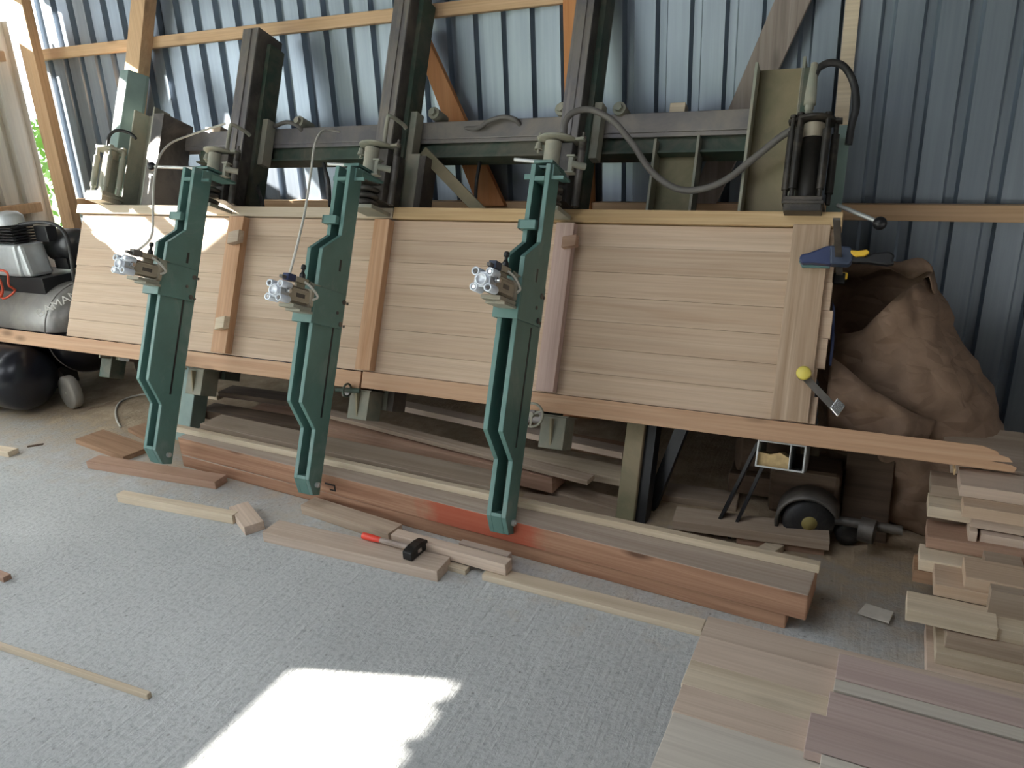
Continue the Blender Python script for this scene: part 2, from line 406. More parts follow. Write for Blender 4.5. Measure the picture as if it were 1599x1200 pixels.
RX = [XL-.3, SKX0, SKX1, -2.3, -.55, 2.8]; 
for x0, x1, holes in ((RX[0], RX[1], ()), (RX[1], RX[2], ((SKY0, SKY1),)), (RX[2], RX[3], ()), (RX[3], RX[4], ((-.2, 1.25),)), (RX[4], RX[5], ())):  # second roof opening likewise added, to brighten the floor near the camera
    y = -6.3
    for h0, h1 in holes: rb.box((x0, y, ROOF), (x1, h0, ROOF+.06)); y = h1
    rb.box((x0, y, ROOF), (x1, WY+.3, ROOF+.06))
solo('ceiling', rb, 'roof', (0, 0, 0), 'underside of the shed roof with two openings added for daylight', 'ceiling', kind='structure')
TN = [0]
def trim(mb, mat, label, cat='timber', bev=.003):
    TN[0] += 1
    o = solo('trim_%d' % TN[0], mb, mat, (0, 0, 0), label, cat, kind='structure', bev=bev)
    return o
# wall rails (lying against the ribs), uprights and corner post
trim(MB().box((XL+.05, WY-.06, 2.093), (-4.30, WY-.001, 2.158)), 'frame', 'upper wall rail between the corner post and the leaning timber')
trim(MB().box((-4.299, WY-.06, 2.093), (-1.43, WY-.001, 2.156)), 'frame', 'long upper wall rail passing behind the dark press posts')
trim(MB().box((XL+.05, WY-.06, 1.105), (2.6, WY-.001, 1.174)), 'frame', 'lower wall rail at the height of the panel top')
trim(MB().box((-5.135, 3.50, 0), (-5.012, 3.565, ROOF)), 'frame_v', 'thick timber post in the left corner of the shed')
q_ = [wy(x, y, WY-.15) for x, y in ((218, -150), (240, -150), (197, 318), (175, 318))]
trim(MB().prism([(a[0], a[2]) for a in q_], 'y', WY-.15, WY-.062), 'frame_v', 'sunlit leaning timber on the back wall near the corner')
trim(MB().box((-1.43, WY-.08, 0), (-1.30, WY-.001, ROOF)), 'brace', 'orange upright stud behind the third dark post')
trim(MB().box((XL+.001, 2.2, 2.09), (XL+.06, 3.56, 2.155)), 'frame_v', 'upper rail of the left wall left of the corner post')
trim(MB().box((XL+.001, 2.2, 1.10), (XL+.06, 3.56, 1.165)), 'frame_v', 'lower rail of the left wall behind the compressor')
p0, p1 = wx(0, 335, XL+.04), wx(70, 450, XL+.04)
trim(MB().bar((XL+.04, 3.0, 1.35), (XL+.04, 3.62, .45), .05, .11, (1, 0, 0)), 'brace', 'sloping brace on the left wall behind the compressor')
trim(MB().box((XL-.05, -.62, 2.05), (XL+.03, .30, 2.092)).box((XL-.05, .283, 2.092), (XL+.03, .32, 2.4)), 'frame_v', 'sill and jamb added to the small left window to straighten the sun patch')  # unseen edging, added so the sunlight on the floor gets straight edges
tr_, tnt, tb_ = newmat('translucent_panel')
tnt.nodes.remove(tb_); tl_ = N(tnt, 'ShaderNodeBsdfTranslucent'); tl_.inputs[0].default_value = (.60, .63, .66, 1)
tnt.links.new(tl_.outputs[0], tnt.nodes['Material Output'].inputs[0]); M['translucent'] = tr_
wn = solo('added_light_panel', MB().box((XL+.001, .34, .69), (XL+.007, 2.11, 2.41)), 'translucent', (XL, 1.2, .75), 'milky translucent panel added unseen in the left wall for soft light', 'window', kind='structure')  # unseen panel added to spread soft daylight over the left side
part('added_panel_frame', MB().box((XL+.0075, .34, .69), (XL+.03, 2.11, .75)).box((XL+.0075, .34, 2.35), (XL+.03, 2.11, 2.41)).box((XL+.0075, 1.2, .75), (XL+.03, 1.24, 2.35)), 'frame_v', wn)
# diagonal braces of the back wall: boards nailed over the rails
def brace(top_l, top_r, bot_l, bot_r, Y, th, mat, label, name='brace_board'):
    q = [wy(*p, Y) for p in (top_l, top_r, bot_r, bot_l)]
    mbb = MB().prism([(a[0], a[2]) for a in q], 'y', Y, Y+th)
    return solo(name, mbb, mat, (q[3][0], Y, q[3][2]), label, 'brace', bev=.002)
brace((640, 48), (668, 60), (745, 322), (788, 322), WY-.095, .033, 'brace', 'orange diagonal brace board right of the second dark post')
brace((1273, -150), (1336, -150), (1075, 318), (1118, 318), WY-.10, .035, 'greybrace', 'grey diagonal board behind the wide olive plate')
mb = MB()
q0, q1 = wy(1318, -5, WY-.04), wy(1311, 100, WY-.04)
solo('batten_strip', MB().box((q1[0], WY-.03, q1[2]-.25), (q1[0]+.055, WY-.001, q0[2]+.3)), 'pale', (q1[0], WY-.03, q1[2]-.25), 'pale upright strip on the wall above the looped black hose', 'strip')
# hedge outside, seen through the slit
mb = MB(); rng = random.Random(3)
for k in range(2600):
    c = Vector((rng.uniform(-8.4, -6.6), rng.uniform(2.6, 6.5), rng.uniform(0, 1.75)))
    a = Vector((rng.uniform(-1, 1), rng.uniform(-1, 1), rng.uniform(-1, 1))).normalized(); b = a.orthogonal().normalized(); L = rng.uniform(.05, .09)
    mb.add([c-a*L, c+b*L*.45, c+a*L, c-b*L*.45], [(0, 1, 2, 3)])
solo('hedge', mb, 'leaf', (-7.5, 4, 0), 'green hedge outside seen through the corner slit', 'hedge', kind='stuff')
# ------------------------------------------------------------------ press frame
pf = thing('clamping_press', (-2.1, .12, 0), 'long dark steel clamping press leaning back along the metal wall', 'press', press=True)
mb = MB().box((-3.85, .22, 1.735), (-.48, .34, 1.822)).box((-3.85, .222, 1.715), (-.48, .232, 1.735))
bm_ = part('cross_beam', mb, 'beamsteel', pf, .003, label='dusty grey upper beam')
part('beam_web', MB().box((-3.6, .25, 1.655), (-.48, .34, 1.735)).box((-3.6, .225, 1.645), (-.48, .34, 1.655)), 'dgreen', bm_)
for k, (a, b, top) in enumerate(((-3.195, -3.085, 2.315), (-2.235, -2.14, 2.48), (-1.278, -1.19, 2.5))):
    mid = (a+b)/2
    mbp = MB().box((a, .06, .42), (b, .24, top))
    po = part('post', mbp, 'steel', pf, .003)
    part('front_sheen', MB().box((a+.002, .0545, .43), (b-.002, .0599, top-.004)), 'beamsteel', po)  # thin lighter sheet: the reflection on the post front is put into the colour
    part('track', MB().box((mid-.012, .048, .45), (mid+.012, .061, top-.01)).box((a+.004, .054, 1.2), (a+.016, .061, top-.01)).box((b-.016, .054, 1.2), (b-.004, .061, top-.01)), 'beamsteel', po, .001)
    part('side_flange', MB().box((b, .13, .42), (b+.025, .24, top-.06)), 'dgreen', po)
    part('clamp_plate', MB().box((a+.01, .15, 1.60), (b+.06, .215, 1.85)), 'lightgreen', po, .002)
for (u, v) in ((-2.02, 1.86), (-1.345, 1.85), (-1.07, 1.84), (-3.27, 1.87), (-2.86, 1.85)):
    part('beam_bolt', MB().cyl((u, .2, v), (u, .30, v), .03).cyl((u, .18, v), (u, .20, v), .018, 6), 'lightgreen', pf)
# end columns: channels with flanges turned to the room
def column(u0, u1, v0, v1, d0, d1, mat, label):
    c = part('column', MB().box((u0, d1-.015, v0), (u1, d1, v1)), mat, pf, 0, label)
    part('flange', MB().box((u0, d0, v0), (u0+.012, d1, v1)), 'lightgreen', c, .002)
    part('flange', MB().box((u1-.012, d0, v0), (u1, d1, v1+.01)), 'lightgreen', c, .002)
    return c
cr = column(-.487, -.30, .60, 1.935, .05, .14, 'olive', 'wide olive channel at right end')
part('back_flange', MB().box((-.31, .05, .6), (-.275, .14, 1.9)), 'dgreen', cr)
column(-.895, -.70, .62, 1.70, .20, .30, 'olive', 'olive channel below the beam')
cl = column(-3.95, -3.78, .45, 1.90, .05, .16, 'lightgreen', 'sunlit channel at left end')
part('back_flange', MB().box((-3.78, .05, .45), (-3.70, .26, 1.87)), 'steel', cl)
part('end_angle', MB().prism([(-4.115, .05), (-4.045, .05), (-4.0, .14), (-4.0, .16), (-4.115, .16)], 'z', 1.2, 2.145), 'teal', pf, .003)
part('end_plate', MB().box((-.172, .12, 1.2), (-.118, .14, 1.70)), 'teal', pf, .002, 'pale teal strip behind the right ram')
part('rear_leg', MB().box((-2.10, .13, .38), (-2.02, .15, 1.63)).box((-2.10, .13, .38), (-2.09, .24, 1.63)), 'lightgreen', pf)
part('rear_leg', MB().box((-2.02, .131, .38), (-1.985, .24, 1.62)), 'steel', pf)
part('diagonal_stay', MB().bar((-2.05, .20, 1.665), (-1.60, .20, 1.30), .02, .055, (0, 0, 1)), 'olive', pf, .002)
b0 = pr(1046, 177, .25); b1 = pr(1070, 177, .25)
solo('wood_block', MB().box((b0[0], .235, 1.8235), (b1[0], .30, 1.868)), 'pale', (b0[0], .235, 1.8235), 'small dusty block lying on the press beam right of the third dark post', 'block', press=True, bev=.002)
b0 = pr(322, 212, .25); b1 = pr(346, 212, .25)
solo('wood_block', MB().box((b0[0], .235, 1.8235), (b1[0], .30, 1.858)), 'grey', (b0[0], .235, 1.8235), 'small grey block lying on the press beam left of the first dark post', 'block', press=True, bev=.002)
# legs
lg = part('leg', MB().box((-.838, .12, .0), (-.762, .24, 1.25)), 'olive', pf, .004, 'dusty beige leg standing on the floor')
part('leg_web', MB().box((-.762, .15, .06), (-.72, .24, 1.2)), 'black', lg)
part('leg', MB().box((-3.345, .12, .06), (-3.25, .22, 1.2)), 'teal', pf, .004)
part('leg', MB().box((.0, .33, .12), (.17, .42, .72)), 'dark', pf, .004)
part('leg', MB().box((-4.02, .12, .34), (-3.93, .22, 1.2)), 'dgreen', pf, .004)
# lower shelf rail behind the caul, with brackets that carry it
part('lower_beam', MB().box((-4.1, .115, .475), (.02, .123, .545)).box((-4.1, .115, .475), (.02, .2, .483)), 'black', pf)
def bracket(u, hand, v=.40):
    b = part('support_bracket', MB().box((u-.07, .0, v-.075), (u+.04, .11, v+.06)).box((u-.07, -.004, v+.06), (u+.05, .11, v+.066)), 'bracket', pf, .003)
    part('rib', MB().prism([(-.03, v+.05), (.0, v-.06), (.0, v+.05)], 'x', u-.02, u-.012), 'olive', b)
    if hand:
        c = (u-.085, -.07, v+.055)
        hw = MB().tube([(c[0]+.048*math.cos(t*PI/8), c[1], c[2]+.048*math.sin(t*PI/8)) for t in range(16)], .0055, 8, 2, True)
        hw.cyl((c[0], c[1]+.01, c[2]), (c[0], c[1]-.012, c[2]), .011)
        for t in (.5, 2.6, 4.7): hw.bar((c[0], c[1], c[2]), (c[0]+.046*math.cos(t), c[1], c[2]+.046*math.sin(t)), .008, .006, (0, 1, 0))
        hw.cyl((c[0], c[1], c[2]), (c[0], .0, c[2]), .006)
        part('handwheel', hw, 'lightgreen', b)
bracket(-1.10, True); bracket(-2.075, False); bracket(-3.12, True)
mbh = MB().cyl((-2.19, -.05, .45), (-2.07, -.03, .46), .011).tube([(-2.13+.0*t, -.045+.03*math.cos(t*PI/8), .455+.03*math.sin(t*PI/8)) for t in range(16)], .005, 8, 1, True)
part('screw_handle', mbh, 'dgreen', pf)
# square tube end with sawdust at the right
u0, u1, v0, v1 = -.305, -.135, .375, .475
tb = MB()
for a, b in (((u0, 0, v0), (u0+.006, .3, v1)), ((u1-.006, 0, v0), (u1, .3, v1)), ((u0, 0, v1-.006), (u1, .3, v1)), ((u0, 0, v0), (u1, .3, v0+.006))): tb.box(a, b)
tb.box((-.19, .0, v0), (-.186, .3, v1))
tbo = part('square_tube', tb, 'zinc', pf, .001)
part('sawdust_fill', MB().prism([(u0+.006, v0+.006), (-.19, v0+.006), (-.19, v0+.045), (-.225, v0+.062), (-.26, v0+.05), (u0+.006, v0+.055)], 'y', .02, .28), 'sawdust', tbo)
part('strut', MB().bar((-.305, .06, .47), (-.47, .22, .03), .012, .06, (0, 1, 0)).bar((-.27, .07, .42), (-.40, .2, .03), .012, .03, (0, 1, 0)), 'black', pf)
part('strut', MB().bar((-.63, .25, .5), (-.75, .3, .08), .05, .05, (0, 1, 0)), 'black', pf)
# pneumatic rams standing at both ends on the caul
def ram(uc, dc, vb, vt, mats, big, name='ram'):
    bod, rod = mats
    r = .042*big
    h = vt-vb
    mbx = MB().lathe((uc, dc, vb), (0, 0, 1), [(0, r), (h*.76, r), (h*.76, r*.8), (h*.95, r*.8)], 24)
    o = part(name, mbx, bod, pf)
    part('head_plate', MB().lathe((uc, dc, vt-.012), (0, 0, 1), [(0, r*1.2), (0, r*1.75), (.012, r*1.75), (.012, r*1.2)], 28).box((uc-r*2.2, dc-.02, vt-.011), (uc+r*2.2, dc+.02, vt-.001)), rod, o, .001)
    part('piston_neck', MB().lathe((uc, dc, vb), (0, 0, 1), [(h*.765, r*.9), (h*.94, r*.9)], 22), 'cyl', o)
    part('foot_block', MB().box((uc-r*1.7, dc-r*1.5, vb-.055), (uc+r*1.4, dc+r*1.4, vb)).box((uc-r*1.85, dc-r*1.6, vb-.03), (uc+r*1.55, dc+r*1.5, vb-.016)), rod, o, .003)
    for a, b in ((-1.75, -.6), (-1.15, -1.1), (1.1, -1.0), (1.75, .4)):
        tr = MB().cyl((uc+r*a, dc+r*b, vb-.01), (uc+r*a, dc+r*b, vt+.012), .0085*big, 10)
        tr.cyl((uc+r*a, dc+r*b, vb+.03), (uc+r*a, dc+r*b, vt-.05), .0145*big, 12)
        tr.cyl((uc+r*a, dc+r*b, vt), (uc+r*a, dc+r*b, vt+.01), .014*big, 6)
        part('tie_rod', tr, rod, o)
    return o
rm = ram(-.235, -.02, 1.365, 1.665, ('ramdark', 'ramdark'), 1.0)
part('air_fitting', MB().lathe((-.262, -.02, 1.665), (0, 0, 1), [(0, .03), (.02, .026), (.035, .012), (.045, .017), (.06, .017), (.06, .022), (.10, .021), (.215, .012)], 14), 'lightgreen', rm)
rl = ram(-3.99, -.02, 1.385, 1.64, ('lightgreen', 'lightgreen'), 1.05)  # left ram coloured paler than the right one to look sunlit
part('bent_pipe', MB().tube([(-4.03, -.02, 1.64), (-4.03, -.02, 1.72), (-4.0, -.0, 1.76), (-3.95, .04, 1.76), (-3.90, .05, 1.73)], .009, 8), 'rubber', rl)
# lever with a black ball at the right end
lv = part('lever', MB().cyl((-.13, .05, 1.37), pr(1370, 346, -.02), .0085, 10), 'zinc', pf)
part('knob', MB().ball(pr(1374, 349, -.02), .024), 'black', lv)
# black hoses on the frame
def hose(px, r, mat, name, label, dl=None):
    pts = [pr(x, y, d) for x, y, d in px]
    return solo(name, MB().tube(pts, r, 10, 8), mat, pts[0], label, 'hose', press=True)
hose([(881, 215, -.08), (883, 190, -.08), (897, 175, -.07), (925, 172, -.05), (958, 190, -.03), (988, 225, 0), (1015, 265, .02), (1050, 292, .03), (1085, 297, .03), (1130, 283, .02), (1180, 245, .01), (1220, 213, -.01), (1243, 200, -.02)],
     .0135, 'hosegrey', 'hydraulic_hose', 'dusty grey hose arching from the third green arm to the right ram')
hose([(1272, 118, -.02), (1279, 106, -.01), (1297, 98, .01), (1318, 104, .03), (1333, 130, .05), (1337, 165, .06), (1330, 195, .07), (1325, 226, .08)],
     .0135, 'rubber', 'looped_hose', 'black hose looping over the right ram beside the wall')
hose([(700, 200, .28), (745, 200, .2), (762, 190, .19), (785, 183, .19), (805, 187, .2), (815, 200, .24)], .011, 'hosegrey', 'short_hose', 'short grey hose lying on the beam between the second and third posts')
hose([(418, 255, .24), (405, 290, .2), (412, 318, .15), (418, 345, .10)][::-1] if False else [(398, 262, .2), (402, 290, .18), (411, 322, .14)], .009, 'rubber', 'drop_hose', 'black hose hanging behind the first dark post')
hose([(505, 255, .2), (513, 285, .18), (515, 322, .14)], .009, 'rubber', 'drop_hose', 'black hose hanging left of the second green arm')
hose([(750, 250, .3), (744, 285, .28), (742, 322, .26)], .009, 'rubber', 'drop_hose', 'black hose hanging in front of the orange brace')
hose([(428, 198, .2), (448, 191, .18), (465, 197, .2), (474, 208, .24)], .011, 'hosegrey', 'short_hose', 'short grey hose on the beam beside the first dark post')
# ------------------------------------------------------------------ the panel and its cauls
pn = thing('glued_panel', (-2.15, .045, .548), 'long pale oak panel of glued boards lying in the press', 'panel', press=True)
rng = random.Random(11)
vs_ = [.553]; NB = 7
for k in range(NB): vs_.append(vs_[-1] + (1.268-.553)/NB*(1+.1*rng.uniform(-1, 1)))
vs_[-1] = 1.268
for k in range(NB):
    xr = -.112 + rng.uniform(-.022, .012); xl = -4.183 + rng.uniform(-.004, .004)
    part('board', MB().box((xl, rng.uniform(0, .0012), vs_[k]+.0004), (xr, .042, vs_[k+1]-.0004)), 'oak', pn, .0012)
def vbatten(u0, u1, v0, v1, d0, mat, label, name='batten'):
    return solo(name, MB().box((u0, d0, v0), (u1, -.001, v1)), mat, (u0, d0, v0), label, 'batten', press=True, bev=.002)
vbatten(-.268, -.140, .556, 1.276, -.024, 'oak_v', 'wide oak cleat clamped across the right end of the panel', 'end_cleat')
vbatten(-1.195, -1.115, .558, 1.262, -.045, 'pink_v', 'rosy upright batten behind the right green arm')
vbatten(-2.105, -2.022, .558, 1.262, -.045, 'larch_v', 'tan upright batten behind the middle green arm')
vbatten(-3.005, -2.905, .558, 1.262, -.045, 'larch_v', 'sunlit upright batten behind the left green arm')
def wedge(u, v, w, h, d0, d1, mat, label, tilt=.25):
    mbw = MB().prism([(u-w/2, v-h/2), (u+w/2, v-h/2+tilt*h), (u+w/2, v+h/2+tilt*h), (u-w/2, v+h/2)], 'y', d0, d1)
    solo('wood_block', mbw, mat, (u, d0, v-h/2), label, 'block', press=True, bev=.002)
wedge(-1.115, 1.17, .06, .045, -.085, -.047, 'redboard', 'small reddish block under the upper knee of the right green arm')
wedge(-2.92, 1.14, .07, .06, -.085, -.047, 'grey', 'small grey block beside the left green arm near its top')
wedge(-2.93, .70, .06, .06, -.085, -.047, 'pale', 'small pale block beside the left green arm near the lower rail')
solo('top_caul', MB().box((-4.225, -.016, 1.272), (-2.03, .07, 1.322)), 'pale', (-4.2, 0, 1.272), 'pale plank along the left half of the panel top', 'plank', press=True, bev=.002)
solo('top_caul', MB().box((-2.026, -.016, 1.272), (-.105, .07, 1.326)), 'caul', (-2, 0, 1.272), 'yellowish plank along the right half of the panel top', 'plank', press=True, bev=.002)
# bottom rail: two larch lengths meeting behind the middle arm, the right one broken off at its end
solo('bottom_rail', MB().box((-5.2, -.012, .468), (-2.09, .08, .549)), 'larch', (-5, 0, .468), 'orange larch rail under the left part of the panel, running past the compressor', 'rail', press=True, bev=.003)
end = [(-2.08, .475), (.497, .475), (.503, .492), (.485, .500), (.43, .503), (.49, .508), (.478, .522), (.45, .528), (.445, .538), (.40, .551), (-2.08, .552)]
solo('bottom_rail', MB().prism(end, 'y', -.012, .07), 'larch', (-2, 0, .475), 'orange larch rail under the right part of the panel, splintered at its end', 'rail', press=True, bev=.0015)
# ------------------------------------------------------------------ green arms
def arm(ur, vc, dcap, cap_u, label, lever, depths, plate_px, pipe, blue):
    dm, dl, db = depths
    PROFA = [(db, 1.40), (dl, 1.40), (dl, 1.10), (dm, 1.02), (dm, .387), (dl, .278), (dl, .067), ((dl+db)/2, .0), (db, .0)]
    uc = ur-.04; ul = ur-.08
    a = thing('press_arm', (uc, db, 0), label, 'clamp arm', 'green clamp arms of the press', press=True)
    part('side_rail', MB().prism(PROFA, 'x', ul, ul+.019), 'green', a, .002)
    sr = part('side_rail', MB().prism(PROFA, 'x', ur-.019, ur), 'green', a, .002)
    part('slot_shade', MB().box((ur-.004, -.355, .33), (ur+.0008, -.345, .78)).box((ur-.004, -.365, .95), (ur+.0008, -.352, 1.0)), 'black', sr)  # black bars on the plate stand for the shade inside a cut slot
    part('slot_edge', MB().box((ur-.002, -.3445, .33), (ur+.002, -.341, .78)), 'green', sr)
    ep = part('end_block', MB().prism([(dl, .067), (dl, .08), (db, .08), (db, .0), ((dl+db)/2, .0)], 'x', ul+.0195, ur-.0195), 'green', a)
    part('end_bolt', MB().cyl((ur, db-.03, .045), (ur+.012, db-.03, .045), .012, 12).cyl((ur+.012, db-.03, .045), (ur+.016, db-.03, .045), .006, 6), 'zinc', ep)
    part('back_web', MB().box((ul+.0195, db-.012, .08), (ur-.0195, db, 1.39)), 'dgreen', a)
    part('top_spacer', MB().box((ul+.0195, dl, 1.335), (ur-.0195, db-.0125, 1.352)), 'green', a, .001)
    part('stop_block', MB().box((ul-.014, dl-.026, 1.145), (ul-.0005, dl+.02, 1.180)).box((ul-.014, dl-.026, 1.145), (ur-.021, dl-.001, 1.180)), 'green', a, .003)
    # saddle that carries the cylinder
    vb, vt = vc-.095, vc+.055
    sd = part('saddle', MB().box((ur+.001, dm-.012, vb), (ur+.010, db-.02, vt)).box((ul-.010, dm-.012, vb), (ul-.001, db-.02, vt)).box((ul-.01, dm-.024, vb), (ur+.01, dm-.012, vt)), 'green', a, .0015)
    for (d, v, r) in ((-.315, vc+.02, .011), (-.292, vc+.018, .006), (-.35, vc-.03, .007), (-.32, vc-.075, .011), (-.297, vc-.08, .006)):
        part('bolt', MB().cyl((ur+.010, d, v), (ur+.014, d, v), r, 14).cyl((ur+.014, d, v), (ur+.0145, d, v), r*.55, 6), 'steel', sd)
    # pneumatic cylinder
    h = .033
    d1 = dm-.024; d0 = dcap+.055
    def rsq(s, c=.35):
        k = s*c
        return [(-s, -s+k), (-s+k, -s), (s-k, -s), (s, -s+k), (s, s-k), (s-k, s), (-s+k, s), (-s, s-k)]
    cu, cv = cap_u, vc
    cy = part('air_cylinder', MB().prism([(cu+p, cv+q) for p, q in rsq(.030)], 'y', d0, d1-.02), 'cyl', a)
    # grooves and label recess on the visible side
    part('barrel_rib', MB().box((cu+.030, d0+.01, cv+.018), (cu+.034, d1-.03, cv+.026)).box((cu+.030, d0+.01, cv-.026), (cu+.034, d1-.03, cv-.018)).box((cu-.026, d0+.01, cv+.030), (cu-.018, d1-.03, cv+.034)).box((cu+.018, d0+.01, cv+.030), (cu+.026, d1-.03, cv+.034)), 'cyl', cy, .001)
    part('type_plate', MB().box((cu+.0295, (d0+d1)/2-.03, cv-.008), (cu+.0308, (d0+d1)/2+.02, cv+.008)), 'steel', cy)
    part('end_flange', MB().prism([(cu+p, cv+q) for p, q in rsq(.037, .2)], 'y', d1-.02, d1), 'cyl', cy, .002)
    part('base_bracket', MB().box((cu-.035, d0+.06, cv-.062), (cu+.04, d1, cv-.052)).box((cu-.035, d0+.02, cv-.052), (cu+.04, d1-.01, cv-.038)), 'lightgreen', cy, .002)
    cap = MB().prism([(cu+p, cv+q) for p, q in rsq(.026, .45)], 'y', dcap+.004, d0)
    for sx in (-1, 1):
        cap.box((cu+sx*.012, dcap+.006, cv-.014), (cu+sx*.030, d0, cv+.014))
    cpo = part('end_cap', cap, 'alu', cy, .002, 'pale aluminium end cap')
    for sx in (-1, 1):
        for sz in (-1, 1):
            x, z = cu+sx*.0265, cv+sz*.0265
            part('cap_lobe', MB().lathe((x, d0, z), (0, -1, 0), [(0, .0145), (.055, .0145), (.055, .0095), (.049, .0095), (.049, .0)], 16), 'aluw', cpo)
            part('socket_screw', MB().cyl((x, dcap+.005, z), (x, dcap+.001, z), .0065, 12), 'chrome' if (sx+sz) else 'steel', cpo)
    part('cap_ring', MB().lathe((cu, d0, cv), (0, -1, 0), [(0, .021), (.06, .021), (.06, .0165), (.056, .0165), (.056, 0)], 24), 'aluw', cpo)
    # valve on top with push-in fittings
    zv = cv+.062; dv = (d0+d1)/2+.02
    va = part('valve', MB().box((cu-.012, dv-.045, zv-.010), (cu+.016, dv+.03, zv+.012)).box((cu-.004, dv-.03, cv+.034), (cu+.008, dv+.02, zv-.010)).box((cu-.008, dv+.03, zv-.004), (cu+.03, dv+.09, zv+.0)), 'cyl', cy, .002)
    part('solenoid', MB().box((cu-.016, dv-.09, zv-.012), (cu+.014, dv-.045, zv+.016)), blue, va, .003)
    part('plug', MB().box((cu-.010, dv-.115, zv-.008), (cu+.006, dv-.09, zv+.004)), 'hosegrey', va, .002)
    part('push_knob', MB().lathe((cu+.004, dv, zv+.012), (0, 0, 1), [(0, .014), (.008, .012), (.012, .013), (.018, .010), (.024, .006), (.036, .006), (.036, .010), (.050, .010), (.055, .006), (.055, 0)], 14), 'black', va)
    part('mount_fin', MB().prism([(dv+.02, zv+.004), (d1+.02, zv-.004), (d1+.03, zv-.05), (d1, zv-.06), (dv+.05, zv-.02)], 'x', cu+.026, cu+.032), 'lightgreen', va)
    part('small_tube', MB().tube([(cu+.018, dv, zv-.002), (cu+.034, dv+.03, zv-.02), (cu+.044, dv+.06, zv-.05), (cu+.04, d1-.012, cv-.005)], .005, 8), 'clear_hose', va)
    part('fitting', MB().cyl((cu+.028, d0-.02, cv+.005), (cu+.052, d0-.02, cv+.005), .008, 10).cyl((cu+.036, d0-.02, cv+.005), (cu+.042, d0-.02, cv+.005), .010, 8), 'chrome', cy)
    # carriage and hinge at the top, riding on the dark post
    pc = pr(*plate_px, -.08); uh, vh = pc[0], pc[2]
    hg = part('carriage', MB().box((uh-.015, -.10, 1.332), (uh+.075, .047, vh-.02)).prism([(uh-.03, -.15), (uh+.02, -.21), (uh+.06, -.12), (uh+.06, -.05), (uh-.03, -.05)], 'z', 1.40, 1.414), 'steel', a, .003)
    part('flange_plate', MB().lathe((uh, -.08, vh-.012), (0, 0, 1), [(0, .03), (0, .078), (.004, .085), (.010, .085), (.014, .078), (.014, 0)], 32).box((uh-.085, -.10, vh-.010), (uh+.118, -.06, vh+.001)), 'lightgreen', hg, .001)
    part('neck', MB().lathe((uh-.01, -.10, 1.40), (0, 0, 1), [(0, .034), (vh-.02-1.40, .036)], 24), 'lightgreen', hg)
    bl = MB()
    for k in range(3): bl.lathe((uh+.01, -.13, 1.30+.03*k), (0, 0, 1), [(0, .040), (.006, .056), (.018, .056), (.024, .040)], 24)
    part('rubber_bellows', bl, 'steel', hg)
    part('foot_plate', MB().box((uh-.05, -.17, 1.278), (uh+.075, -.02, 1.296)), 'lightgreen', hg, .002)
    sp_ = MB().cyl((uh+.105, -.07, 1.315), (uh+.105, -.07, vh+.03), .006, 8).cyl((uh+.105, -.07, 1.32), (uh+.105, -.07, vh-.05), .0155, 14)
    for k in range(12): zz = vh-.05+.004*k; sp_.lathe((uh+.105, -.07, zz), (0, 0, 1), [(0, .012), (.0015, .017), (.003, .012)], 12)
    sp_.cyl((uh+.105, -.07, vh), (uh+.105, -.07, vh+.012), .014, 6)
    part('spring_rod', sp_, 'steel', hg)
    part('guide_bolt', MB().cyl((uh-.08, -.09, vh-.06), (uh-.08, -.09, vh+.025), .006, 8).lathe((uh-.08, -.09, vh-.045), (0, 0, 1), [(0, .018), (.03, .012)], 12).cyl((uh-.08, -.09, vh), (uh-.08, -.09, vh+.01), .012, 6), 'lightgreen', hg)
    part('hinge_plate', MB().box((ul-.028, -.30, 1.403), (ur-.01, -.12, 1.414)).box((ul-.02, -.30, 1.424), (ur-.02, -.15, 1.436)), 'green', hg, .002)
    part('hinge_fork', MB().box((ur+.012, -.25, 1.402), (ur+.046, -.215, 1.409)).box((ur+.012, -.25, 1.466), (ur+.046, -.215, 1.473)).box((ur+.020, -.245, 1.409), (ur+.038, -.22, 1.466)).cyl((ur+.029, -.24, 1.44), (ur+.075, -.2, 1.44), .014, 12), 'lightgreen', hg, .001)
    part('wing', MB().box((ul-.03, -.345, 1.345), (ul-.0005, -.335, 1.365)).box((ur+.0005, -.345, 1.345), (ur+.05, -.335, 1.358)).box((ur+.0005, -.345, 1.358), (ur+.008, -.3, 1.40)), 'green', hg)
    if lever:
        l0 = (ul-.01, -.30, 1.445); q = lever
        lo = part('lever', MB().cyl((ur-.03, -.27, 1.432), q, .008, 10), 'zinc', a)
        if 'ball lever' in label: part('knob', MB().ball(q, .022), 'black', lo)
    if pipe == 'hook':
        part('rod_hook', MB().tube([(uh+.02, -.06, vh), (uh+.02, -.06, vh+.13), (uh+.03, -.05, vh+.15), (uh+.05, .02, vh+.14), (uh+.055, .045, vh+.13)], .010, 8, 5), 'lightgreen', hg)
    return a
arm(-1.116, .886, -.725, -1.153, 'green steel clamp arm nearest the right end of the panel', pr(803, 249, -.30), (-.484, -.360, -.262), (872, 218), 'short', 'dblue')
arm(-2.018, .806, -.70, -2.045, 'green steel clamp arm in the middle of the panel', pr(512, 256, -.30), (-.483, -.376, -.290), (590, 228), 'hook', 'blue')
arm(-2.900, .872, -.70, -2.915, 'green steel clamp arm at the sunlit left of the panel with the long ball lever', pr(237, 260, -.30), (-.480, -.389, -.284), (345, 237), 'hook', 'hosegrey')
def airhose(px, last, label):
    pts = [pr(x, y, d) for x, y, d in px] + [last]
    solo('air_hose', MB().tube(pts, .0055, 8, 8), 'white_hose', pts[0], label, 'hose', press=True)
